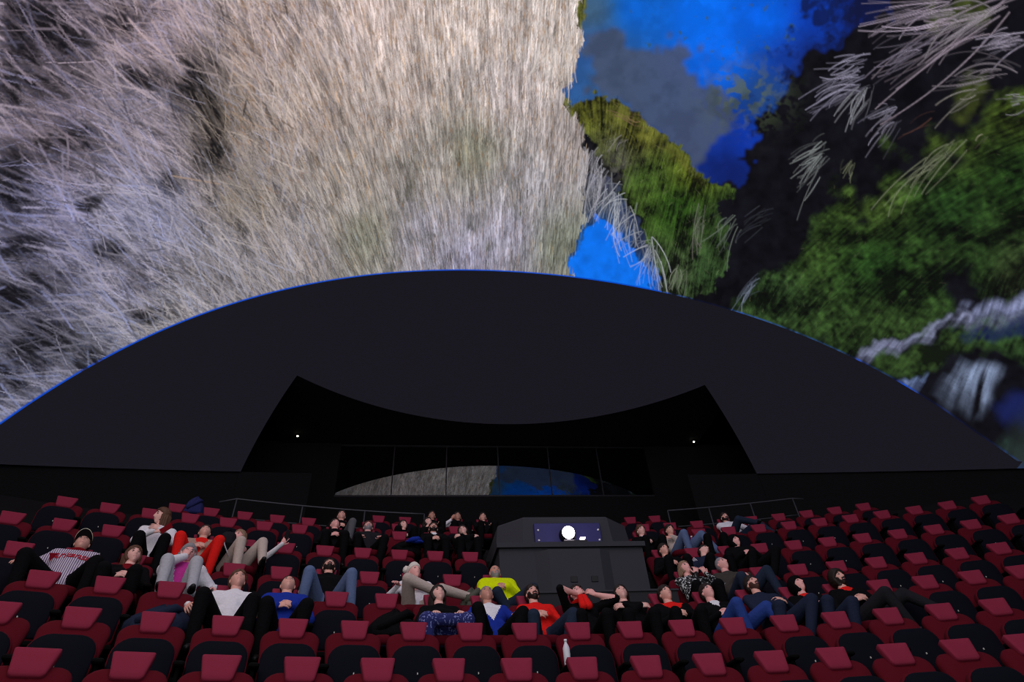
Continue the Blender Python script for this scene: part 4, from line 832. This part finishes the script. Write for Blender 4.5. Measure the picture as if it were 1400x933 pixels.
def patterned(name, base, ink, scale, amount, kind='noise'):
    m = bpy.data.materials.new(name); m.use_nodes = True; nt = m.node_tree; b = nt.nodes['Principled BSDF']; b.inputs['Roughness'].default_value = .9
    tc = nt.nodes.new('ShaderNodeTexCoord'); rp = nt.nodes.new('ShaderNodeValToRGB'); rp.color_ramp.interpolation = 'CONSTANT' if kind != 'stripe' else 'LINEAR'
    if kind == 'stripe':
        t = nt.nodes.new('ShaderNodeTexWave'); t.inputs['Scale'].default_value = scale; nt.links.new(tc.outputs['Object'], t.inputs['Vector']); src = t.outputs['Fac']
    else:
        t = nt.nodes.new('ShaderNodeTexNoise'); t.inputs['Scale'].default_value = scale; t.inputs['Detail'].default_value = 1.5; nt.links.new(tc.outputs['Object'], t.inputs['Vector']); src = t.outputs['Fac']
    rp.color_ramp.elements[0].color = (*lin(base), 1); rp.color_ramp.elements[1].position = amount; rp.color_ramp.elements[1].color = (*lin(ink), 1)
    nt.links.new(src, rp.inputs['Fac']); nt.links.new(rp.outputs['Color'], b.inputs['Base Color']); MATS[name] = m
    return m
JERSEY = patterned('pinstripe', (214, 208, 220), (96, 76, 116), 15.0, .93, 'stripe')
FLORAL = patterned('blue_floral', (26, 34, 98), (120, 130, 190), 46, .60)
BWFLOR = patterned('black_white_floral', (14, 14, 16), (190, 195, 195), 34, .56)

OCC = {}
def sit(k, seg, i, who, label, dx=0.0, **kw):
    """one spectator in seat i of a row; dx shifts the body along the row"""
    a = seat_angle(k, seg, i); OCC[(k, seg, i)] = who
    return person(k, a + dx / row_r(k), label, **kw)
kn = lambda lx, ly, lz, rx, ry, rz: {-1: (lx, ly, lz), 1: (rx, ry, rz)}
# top rows
sit(7, 0, -4, 'the dim man behind the bearded man in black', 'man in black in the topmost row, face dimly lit, behind the bearded man', top=BLK, pants=BLK, skin=3, hair=H_DK, hp=30, hands='thighs')
sit(7, 0, -3, 'the dim man with a white sleeve', 'man in the topmost row with one white sleeve showing on his raised arm', top=WHT, pants=BLK, skin=3, hair=H_DK, hp=30, inner=(BLK, .5, .3), hands={-1: ((-.17, -.42, .93), (.3, -.5, .6), (-.6, -.6, .2)), 1: ((.1, -.55, .72), (-1, 0, 0), (0, -.6, .6))})
sit(7, 0, -2, 'the dim person beside the projector housing', 'person in black in the topmost row beside the projector housing', top=BLK, pants=BLK, skin=1, hair=H_DK, hp=28, hands='thighs')
sit(6, 0, 5, 'the man in black with grey trousers', 'man in black shirt and grey trousers sitting behind another in black jacket', top=BLK, pants=GRY, skin=1, hair=H_DK, beard=None, hp=42, head=(.02, -.18, 1.12), knees=kn(-.10, -.93, .66, .20, -.90, .74))
sit(6, 0, 7, 'the pale face peeking over an empty headrest', 'pale dark-haired person slumped low, face peeking over an empty headrest', dx=.08, top=BLK, pants=BLK, skin=0, hair=H_DK, style='bob', hp=40, hyaw=25, head=(0, -.16, 1.01))
sit(6, 0, 8, 'the woman behind the bearded man', 'dark-haired woman looking up behind the bearded man in black', top=BLK, pants=BLK, skin=0, hair=H_DK, style='long', hp=48, hyaw=20)
sit(5, 0, 7, 'the person in a black zipped jacket', 'person in black jacket reclined with face turned up beside the grey-hooded one', top=BLK, pants=BLK, skin=2, hair=H_DK, hp=58, hyaw=12, bulk=.012)
sit(5, 0, 8, 'the person in a charcoal hoodie', 'person in charcoal hoodie with hands resting apart on the thighs', top=BLK2, pants=BLK, skin=2, hair=H_RD, beard=H_GR, hp=52, hands='thighs', bulk=.008, knees=kn(-.20, -.93, .62, .24, -.92, .62))
sit(5, 0, 10, 'the bearded man in black jacket', 'bearded man in black jacket over white shirt, hands clasped on his belly', top=BLK, pants=BLK, skin=1, hair=H_DK, beard=H_DK, hp=46, inner=(WHT, .13, .06), bulk=.010, head=(.02, -.17, 1.12))
sit(5, 0, 11, 'the woman in black puffy coat', 'woman in black puffy coat, head tilted aside, next to the projector housing', top=BLK, pants=BLK, skin=0, hair=H_DK, style='long', hp=35, hyaw=-25, hroll=-20, bulk=.035, hands='crossed')
# fifth row, one side
sit(4, 0, 3, 'the long-haired woman in white sweater', 'long-haired woman in white sweater sitting upright, looking aside, hands clasped', top=WHT, pants=BLK, skin=0, hair=H_BR, style='long', hp=6, hyaw=-62, rec=14, head=(-.02, -.30, 1.20), hair_len=.26, hands={-1: ((-.04, -.66, .86), (1, -.2, .3), (0, -1, .3)), 1: ((.04, -.66, .90), (-1, -.2, .3), (0, -1, .3))}, knees=kn(-.15, -.90, .70, .15, -.90, .70))
sit(4, 0, 4, 'the person in bright red trousers', 'person in bright red trousers and shirt with beige vest, reclined', top=BEIV, pants=RED, skin=1, hair=H_DK, hp=58, inner=(RED, .45, .09), knees=kn(-.24, -.86, .76, .24, -.90, .74), feet=kn(-.2, -1.0, .3, .20, -1.03, .28))
sit(4, 0, 5, 'the blonde person in pale trousers', 'blonde person in pale trousers, one leg drawn up, holding a phone out sideways', top=WHT, pants=BEI, skin=2, hair=H_BL, style='bob', hp=30, hyaw=-40, inner=(BLK, .5, .25), head=(-.10, -.17, 1.06), hands={-1: ((-.10, -.56, .78), (1, -.2, .1), (0, -.8, .5)), 1: ((.50, -.46, .93), (.4, -.1, .8), (.2, -.9, .2))}, knees=kn(-.04, -.88, .78, .30, -.80, .92), feet=kn(-.02, -1.0, .32, .28, -.95, .5), arms={1: Vector((.1, .3, -1))})
# fourth row
r13, i13 = sit(3, 0, 1, 'the man in pinstriped jersey', 'man in dark cap and white pinstriped jersey with red script, dark red hood', top=JERSEY, pants=BLK, skin=1, hair=H_DK, hat='cap', hp=40, neckwear=DRED, scarf_ends=False, sleeves='long', bulk=.028, head=(.02, -.18, 1.11), knees=kn(-.34, -.86, .72, .30, -.86, .72), feet=kn(-.3, -1.0, .3, .28, -1.0, .3), hands={-1: ((-.40, -.62, .70), (-.2, -1, 0), (0, 0, 1)), 1: ((.40, -.62, .70), (.2, -1, 0), (0, 0, 1))})
sit(3, 0, 2, 'the brown-haired girl', 'brown-haired girl in dark clothes gazing up beside the pinstriped jersey', top=BLK, pants=BLK, skin=0, hair=H_BR, style='long', hp=30, hyaw=18, head=(0, -.17, 1.03), inner=(DRED, .16, .07), hands='lap')
sit(3, 0, 3, 'the grey-haired person with knees up', 'grey-haired person in white and pink jacket, knees drawn up, hand on the face', top=WHT, pants=LGT, skin=2, hair=H_GR, style='bob', hp=0, hyaw=8, rec=22, head=(.02, -.36, 1.05), inner=(PNK, .6, .10), bulk=.035, knees=kn(-.15, -.84, .90, .17, -.84, .90), feet=kn(-.12, -.90, .52, .19, -.90, .52), hands={-1: ((.0, -.52, .98), (.2, .2, 1), (0, -1, .2)), 1: ((.42, -.60, .62), (.3, -.7, -.6), (.5, 0, 1))})
sit(3, 0, 6, 'the bearded man in blue jeans', 'bearded man in blue jeans with knees high and head thrown back', top=BLK, pants=JEAN, skin=1, hair=H_DK, beard=H_DK, hp=66, head=(.02, -.15, 1.09), knees=kn(-.24, -.90, .80, .27, -.90, .80), feet=kn(-.28, -1.02, .36, .30, -1.02, .36), hands='rest')
sit(3, 0, 8, 'the person in cream bobble hat', 'person in cream bobble hat and beige trousers, legs laid across the next seat', top=WHT, pants=BEI, skin=2, hair=None, style='bald', hat='beanie', hp=34, hyaw=22, head=(.02, -.18, 1.06), knees=kn(-.14, -.88, .76, .30, -.82, .66), feet=kn(.26, -.82, .62, .66, -.70, .62), hands={-1: ((-.22, -.50, .80), (-.3, -.7, .2), (0, -.5, .8)), 1: ((.12, -.55, .78), (-1, 0, 0), (0, -.6, .6))})
sit(3, 0, 10, 'the man in yellow high-visibility jacket', 'grey-bearded man in bright yellow high-visibility jacket and blue jeans', top=YEL, pants=JEAND, skin=3, hair=H_GR, style='grey_bald', beard=H_GR, hp=36, hyaw=8, bulk=.045, head=(.02, -.17, 1.08), knees=kn(-.10, -.93, .60, .40, -.84, .68), feet=kn(.08, -1.0, .30, .30, -1.0, .3), hands='lap')
sit(3, 1, 15, 'the blonde woman in floral blouse', 'blonde woman in black and white floral blouse with hands near her chin', top=BWFLOR, pants=BLK, skin=2, hair=H_BL, style='bob', hp=42, hyaw=18, hands={-1: ((.07, -.40, .96), (.2, .2, 1), (0, -1, 0)), 1: ((.20, -.44, .94), (-.3, .1, .9), (0, -1, .2))})
sit(3, 1, 16, 'the grey-haired man in olive sweater', 'man with cropped grey hair in olive sweater and jeans, hand on his belly', top=OLV, pants=JEAND, skin=2, hair=H_GR, style='thin', hp=44, hyaw=28, head=(.0, -.17, 1.12), knees=kn(-.06, -.93, .72, .38, -.84, .84), feet=kn(-.02, -1.0, .34, .42, -.98, .44), hands={-1: ((.0, -.52, .84), (1, -.2, .2), (0, -.7, .7)), 1: ((.20, -.56, .86), (-1, -.2, .1), (0, -.7, .7))})
# third row
sit(2, 0, 3, 'the young man in white shirt', 'young dark-haired man in white shirt with black trousers, hand on his seat', top=WHT, pants=BLK, skin=1, hair=H_BR, hp=44, hyaw=8, head=(.06, -.16, 1.12), knees=kn(-.20, -.88, .76, .26, -.88, .74), feet=kn(-.2, -1.0, .3, .25, -1.0, .3), hands={-1: ((-.33, -.60, .74), (.1, -.8, -.4), (-.6, -.2, .6)), 1: ((.34, -.58, .70), (0, -1, -.2), (.5, 0, .8))})
sit(2, 0, 4, 'the person in blue jacket', 'person in bright blue jacket with closely cropped hair and black trousers', top=BLU, pants=BLK, skin=1, hair=H_DK, style='thin', hp=58, bulk=.02, head=(.02, -.16, 1.10), knees=kn(-.16, -.92, .70, .22, -.92, .70))
sit(2, 0, 7, 'the woman in blue floral skirt', 'dark-haired woman in black top and blue floral skirt, hands spread on her lap', top=BLK, pants=FLORAL, skirt=True, skin=0, hair=H_DK, style='long', hp=46, hyaw=10, head=(.02, -.17, 1.05), hands={-1: ((-.10, -.66, .72), (.2, -1, .1), (0, -.3, 1)), 1: ((.22, -.62, .74), (-.2, -1, .0), (.2, -.3, 1))}, knees=kn(-.20, -.90, .60, .24, -.90, .60))
sit(2, 0, 8, 'the man in white collar and blue jacket', 'man in white collared shirt and blue jacket with black trousers', top=BLU, pants=BLK, skin=3, hair=H_GR, style='thin', hp=52, inner=(WHT, .34, .16), head=(.04, -.17, 1.06), knees=kn(-.20, -.90, .72, .30, -.90, .68), hands={-1: ((-.18, -.60, .68), (1, -.4, 0), (0, -.6, .6)), 1: ((.30, -.55, .76), (.1, -1, 0), (0, -.2, 1))})
sit(2, 0, 9, 'the man with goatee in red shirt', 'dark-haired man with goatee in red shirt and dark jeans, hands folded', top=RED, pants=JEAND, skin=1, hair=H_DK, beard=H_DK, hp=42, hyaw=10, inner=None, head=(.04, -.17, 1.075), knees=kn(-.14, -.93, .64, .32, -.90, .66))
sit(2, 0, 10, 'the person with red scarf', 'person in black jacket with red scarf, both hands held over the face', top=BLK, pants=BLK, skin=2, hair=H_DK, hp=54, neckwear=RED, sleeves='short', head=(.04, -.17, 1.07), hands={-1: ((-.02, -.36, 1.04), (.8, .1, .5), (0, -1, .4)), 1: ((.22, -.36, 1.03), (-.8, .1, .5), (0, -1, .4))}, arms={-1: Vector((-1, -.2, -.3)), 1: Vector((1, -.2, -.3))})
sit(2, 0, 11, 'the woman in black coat with arms folded', 'dark-haired woman in black coat with arms folded, beside the red scarf', top=BLK, pants=BLK, skin=0, hair=H_DK, style='bob', hp=52, bulk=.02, head=(.04, -.17, 1.06), hands='crossed')
sit(2, 0, 12, 'the man in red tee and black jacket', 'short-haired man in red T-shirt under an open black jacket', top=BLK, pants=BLK, skin=1, hair=H_DK, hp=44, hyaw=14, inner=(RED, .26, .15), head=(.04, -.17, 1.04), bulk=.012)
sit(2, 0, 13, 'the young man with white collar and jeans', 'young man in black jacket with white collar and bright blue jeans', top=BLK, pants=JEANB, skin=2, hair=H_DK, hp=46, hyaw=16, inner=(WHT, .16, .07), head=(.02, -.17, 1.04), knees=kn(.05, -.92, .72, .48, -.84, .72), feet=kn(.12, -1.0, .3, .62, -1.0, .3))
sit(2, 0, 14, 'the bearded man in navy sweater', 'dark-bearded man in navy sweater, hands together on his belly', top=NVY, pants=NVY, skin=1, hair=H_DK, beard=H_RD, hp=52, hyaw=22, head=(.06, -.16, 1.11), knees=kn(-.02, -.93, .66, .40, -.90, .72), hands={-1: ((.12, -.56, .82), (1, -.3, .1), (0, -.6, .7)), 1: ((.22, -.56, .83), (-1, -.3, .1), (0, -.6, .7))})
sit(2, 0, 15, 'the person in black hood with red neckline', 'person in black hood with red neckline and navy trousers', top=BLK, pants=NVY, skin=2, hair=BLK, style='hood', hp=48, hyaw=28, hroll=8, inner=(RED, .10, .09), head=(.06, -.17, 1.06), knees=kn(.0, -.93, .68, .30, -.88, .66))
sit(2, 0, 16, 'the capped man with long legs crossed', 'bearded man in black cap and hoodie, grey trousers, one knee far out sideways', top=BLK, pants=BLK2, skin=1, hair=H_DK, beard=H_DK, style='hood', hp=30, hyaw=22, inner=(RED, .10, .10), head=(.03, -.17, 1.11), knees=kn(.20, -.90, .76, .62, -.62, .84), feet=kn(.30, -1.0, .34, .72, -.86, .50))
# rows beyond the housing
sit(4, 1, -4, 'the man in grey tee and black jacket', 'young man in grey T-shirt under black jacket beside the projector housing', top=BLK, pants=BLK, skin=1, hair=H_DK, hp=32, hyaw=18, inner=(GRY, .20, .10), head=(.04, -.17, 1.03))
r34, i34 = sit(4, 1, -3, 'the person with white-striped sleeve', 'person slumped sideways in navy jacket with three white sleeve stripes', dx=.12, top=NVY, pants=BLK, skin=0, hair=H_DK, hp=40, hyaw=40, hroll=35, lean=8, head=(.03, -.17, .98), hands='lap')
sit(4, 1, -2, 'the man in black hoodie with pale neck', 'person in black hoodie with hood up, face turned up above black jacket', dx=.10, top=BLK, pants=BLK, skin=2, hair=BLK, style='hood', hp=38, hyaw=25, head=(.04, -.17, 1.10), bulk=.03, knees=kn(.0, -.93, .66, .40, -.85, .70))
sit(5, 1, 17, 'the woman in black coat beside the housing', 'fair-haired woman in black coat sitting just behind the projector housing', top=BLK, pants=BLK, skin=0, hair=H_BR, style='short', hp=24, hyaw=14, inner=(WHT, .12, .05), head=(.0, -.18, 1.06))
sit(5, 1, 18, 'the man in pale shirt and jeans', 'dark-haired man in pale shirt and jeans with crossed legs, near the blue bottle', top=BEI, pants=JEAN, skin=1, hair=H_DK, hp=30, hyaw=14, head=(-.02, -.18, 1.04), hands='crossed', knees=kn(.02, -.93, .74, .38, -.88, .74), feet=kn(.05, -1.0, .34, .55, -.98, .34), shoe=WHT)
sit(5, 1, 19, 'the child in dark red', 'small child in dark clothes leaning aside below the man in white', top=BLK, pants=BLK, skin=2, hair=H_RD, hp=25, hyaw=25, size=.82, inner=(DRED, .3, .12), head=(.0, -.24, .84))
sit(6, 1, 2, 'the man in white shirt with crossed legs', 'bearded man in white shirt and jeans, legs crossed wide', top=WHT, pants=JEAND, skin=1, hair=H_DK, beard=H_DK, hp=32, hyaw=12, bulk=.015, head=(.0, -.16, 1.06), knees=kn(.05, -.93, .78, .62, -.66, .84), feet=kn(.36, -.86, .66, .66, -.82, .42), hands={-1: ((.10, -.56, .82), (1, -.2, .1), (0, -.6, .7)), 1: ((.36, -.58, .80), (-1, -.3, .0), (0, -.6, .7))})

# jersey lettering
cu = bpy.data.curves.new('lettering', 'FONT'); cu.body = 'Arkansas'; cu.size = .115; cu.shear = .35; cu.align_x = 'CENTER'; cu.extrude = .002; cu.offset = .002; cu.materials.append(mat('script_red', (170, 16, 44), .7, .05))
tmp = bpy.data.objects.new('tmp_text', cu); COL.objects.link(tmp); lme = bpy.data.meshes.new_from_object(tmp.evaluated_get(bpy.context.evaluated_depsgraph_get())); bpy.data.objects.remove(tmp)
if len(lme.materials) == 0: lme.materials.append(MATS['script_red'])
from mathutils.bvhtree import BVHTree
body_ = [c for c in r13.children if c.name.startswith('body')][0].data
bvh = BVHTree.FromPolygons([v.co for v in body_.vertices], [tuple(p.vertices) for p in body_.polygons])
lo = obj('lettering', lme, r13)
n_ = (i13['fwd'] + Vector((0, -.1, .12))).normalized(); p_ = i13['ch'] + i13['fwd'] * .174 - i13['up'] * .045
zx = n_; yx = (i13['up'] - n_ * i13['up'].dot(n_)).normalized(); xx = yx.cross(zx)
lm_ = Matrix(((xx.x, yx.x, zx.x, p_.x), (xx.y, yx.y, zx.y, p_.y), (xx.z, yx.z, zx.z, p_.z), (0, 0, 0, 1)))
for v_ in lme.vertices:                              # the script lies on the cloth
    q_ = lm_ @ Vector((v_.co.x, v_.co.y, 0)); h_ = bvh.ray_cast(q_ + n_ * .4, -n_)
    v_.co = (h_[0] + n_ * (.005 + .002 * (v_.co.z > 0))) if h_[0] is not None else q_
# three stripes on the navy sleeve
sh_ = i34['sh'][-1]
for j in range(3):
    b = MB(); o_ = Vector((-.02 - .016 * j, -.052, .028 - .016 * j)); b.tube([sh_ + o_ + Vector((-.02, 0, .02)), sh_ + o_ + Vector((.05, -.03, -.08)), sh_ + o_ + Vector((.09, -.06, -.18))], .006, 6); obj('sleeve_stripe', b.mesh('sleeve_stripe', WHT), r34)

# ------------------------------------------------------------------ all seats, occupied or empty
CLOTHES_ON = {(2, 0, 6), (3, 0, 9), (5, 0, 9), (2, 0, 2)}
KEYS = [(k, sg, i) for k in ROWS for sg, (p_, i0, i1) in enumerate(ROWS[k]) for i in range(i0, i1 + 1)]
CAND = {}; TIMES = {}
for key in KEYS:                                   # an empty seat is told apart by the people beside or behind it
    if key in OCC: continue
    k, sg, i = key; a0 = seat_angle(k, sg, i); c = []
    L, Rr = OCC.get((k, sg, i - 1)), OCC.get((k, sg, i + 1))
    if L: c.append('beside ' + L)
    if Rr: c.append('beside ' + Rr)
    beh = [(abs(seat_angle(*q) - a0) * row_r(k), w_) for q, w_ in OCC.items() if q[0] == k + 1]
    for d_, w_ in sorted(beh)[:1]:
        if d_ < .24: c.append('right in front of ' + w_)
    fro = [(abs(seat_angle(*q) - a0) * row_r(k), w_) for q, w_ in OCC.items() if q[0] == k - 1]
    for d_, w_ in sorted(fro)[:1]:
        if d_ < .24: c.append('right behind ' + w_)
    CAND[key] = c
    for q in c: TIMES[q] = TIMES.get(q, 0) + 1
for key in KEYS:
    k, sg, i = key; t = seat(k, seat_angle(k, sg, i), OCC.get(key), down=True if key in CLOTHES_ON else None)
    own = [q for q in CAND.get(key, []) if TIMES[q] == 1]
    if own: t['label'] = ('red theatre seat with clothes on it ' if key in CLOTHES_ON else 'empty red theatre seat ') + own[0]

# ------------------------------------------------------------------ clothes, bags and bottles left on seats
def heap(name, k, a, loc, size, m, label, cat, seed, folds=9, rz=0.0):
    """a crumpled garment: a closed cloth mound with folds"""
    g = np.random.default_rng(seed); nu, nv = 30, 12; v = []; f = []
    ph = g.uniform(0, 6.28, 6); am = g.uniform(.5, 1.0, 6)
    for i in range(nv + 1):
        q = i / nv
        for j in range(nu):
            t = 2 * math.pi * j / nu; rad = math.sin(math.pi * (.5 + .5 * q) * 1.0) if False else (1 - q ** 2.2)
            fold = .10 * am[0] * math.sin(folds * t + ph[0] + 3 * q) + .08 * am[1] * math.sin((folds // 2) * t + ph[1]) + .07 * am[2] * math.sin(3 * t + ph[2] + 5 * q)
            r = (rad + .02) * (1 + fold); z = q ** .8 * (1 + .18 * am[3] * math.sin(2 * t + ph[3]) + .08 * math.sin(folds * t + ph[4]))
            v.append((size[0] * r * math.copysign(abs(math.cos(t)) ** .8, math.cos(t)), size[1] * r * math.copysign(abs(math.sin(t)) ** .8, math.sin(t)), size[2] * z))
    for i in range(nv):
        for j in range(nu): f.append((i * nu + j, i * nu + (j + 1) % nu, (i + 1) * nu + (j + 1) % nu, (i + 1) * nu + j))
    f.append(tuple(range(nu))[::-1]); f.append(tuple(nv * nu + j for j in range(nu)))
    b = MB(); b.add(v, f); root = empty(name, (Matrix.Translation(arc(row_r(k), a, TREAD[k])) @ Matrix.Rotation(-a, 4, 'Z')) @ Vector(loc), -a + rz)
    obj('cloth', b.mesh('cloth', m), root)
    s = MB(); s.tube([(-size[0] * .7, -size[1] * .75, size[2] * .25), (-size[0] * .2, -size[1] * .9, size[2] * .5), (size[0] * .35, -size[1] * .62, size[2] * .85), (size[0] * .6, 0, size[2] * .9)], [.035, .045, .042, .03], 8); obj('sleeve', s.mesh('sleeve', m), root)
    tag(root, label, cat); return root
sa = seat_angle
heap('jacket', 2, sa(2, 0, 6), (.06, -.58, .455), (.30, .24, .30), BLK, 'heaped black coat on the seat beside the blue floral skirt', 'coat', 1)
heap('jacket', 3, sa(3, 0, 9), (.18, -.60, .455), (.16, .22, .26), OLG, 'green-grey jacket heaped beside the crossed beige legs', 'jacket', 2)
heap('jacket', 3, sa(3, 0, 9), (.42, -.62, .46), (.17, .22, .24), MAR, 'maroon jacket heaped next to the yellow high-visibility jacket', 'jacket', 3)
heap('jacket', 5, sa(5, 0, 9), (.06, -.56, .455), (.27, .22, .24), BLK, 'heaped black jacket on the seat beside the bearded man in black', 'jacket', 4)
heap('jacket', 5, sa(5, 0, 9), (.20, -.72, .64), (.15, .10, .07), BLU, 'folded blue jacket lying on the heaped black one', 'jacket', 5)
heap('jacket', 2, sa(2, 0, 2), (.04, -.60, .455), (.28, .22, .24), NVY, 'dark navy jacket on the seat below the grey-haired person', 'jacket', 6)
heap('jacket', 7, sa(6, 0, 0) + .012, (-.02, -.18, .72), (.18, .10, .32), C_('deep_blue', (44, 48, 96)), 'deep blue jacket propped up behind an empty top seat', 'jacket', 7)
def backpack(k, a, loc, label):
    p = (Matrix.Translation(arc(row_r(k), a, TREAD[k])) @ Matrix.Rotation(-a, 4, 'Z')) @ Vector(loc); r = empty('backpack', p, -a)
    b = MB(); b.pad(rounded(.12, .10, 0, .36, .08, .04), .14, .03, .03); obj('bag', b.mesh('bag', BLK2), r)
    b = MB(); b.pad(rounded(.09, .08, .03, .18, .03, .03), .04, .01, .012, xf=Matrix.Translation((0, -.05, 0))); obj('pocket', b.mesh('pocket', BLK), r)
    b = MB(); b.tube([(-.03, .05, .36), (0, .05, .40), (.03, .05, .36)], .008, 6); obj('handle', b.mesh('handle', BLK), r)
    b = MB(); b.tube([(-.08, .02, .30), (-.02, -.09, .12), (.06, -.10, -.02), (.12, -.05, -.05)], .009, 6); obj('strap', b.mesh('strap', LGT), r)
    tag(r, label, 'backpack')
backpack(4, sa(4, 0, 5), (-.22, -.66, .62), 'black backpack with a pale strap beside the blonde person')
def bottle(k, a, loc, m, cap, label):
    p = (Matrix.Translation(arc(row_r(k), a, TREAD[k])) @ Matrix.Rotation(-a, 4, 'Z')) @ Vector(loc); r = empty('bottle', p)
    b = MB(); rings = [[(rr * math.cos(t), rr * math.sin(t), z) for t in [2 * math.pi * j / 14 for j in range(14)]] for z, rr in ((0, .030), (.01, .034), (.15, .034), (.18, .022), (.195, .014), (.205, .014))]; b.loft(rings); obj('flask', b.mesh('flask', m), r)
    b = MB(); b.tube([(0, 0, .205), (0, 0, .23)], .016, 10); obj('cap', b.mesh('cap', cap), r); tag(r, label, 'bottle')
PLW = mat('bottle_white', (220, 222, 228), .35, .05); PLB = mat('bottle_blue', (70, 90, 180), .25, .05)
bottle(1, sa(1, 0, 8), (.29, -.50, .615), PLW, PLW, 'slim white bottle on the armrest in front of dark jeans')
bottle(5, sa(5, 1, 18), (.29, -.42, .615), PLB, PLW, 'blue bottle with white cap on the armrest beside crossed jeans')
def phone(k, a, loc, rot, m, label):
    M = Matrix.Translation(arc(row_r(k), a, TREAD[k])) @ Matrix.Rotation(-a, 4, 'Z'); r = empty('phone', M @ Vector(loc)); r.rotation_euler = rot
    b = MB(); b.box((-.037, -.005, -.075), (.037, .005, .075), .003); obj('case', b.mesh('case', m, False), r)
    b = MB(); b.box((-.033, .005, -.07), (.033, .0065, .07)); obj('screen', b.mesh('screen', mat('dead_screen', (8, 8, 10), .15, .02), False), r); tag(r, label, 'phone')
phone(4, sa(4, 0, 5), (.545, -.50, 1.06), (.3, .5, -.3), mat('phone_black', (16, 16, 18), .4, .05), 'black phone held out in the hand of the blonde person')
phone(4, sa(4, 0, 3), (.11, -.715, .90), (.2, .9, .2), DRED, 'red phone in the clasped hands of the long-haired woman')
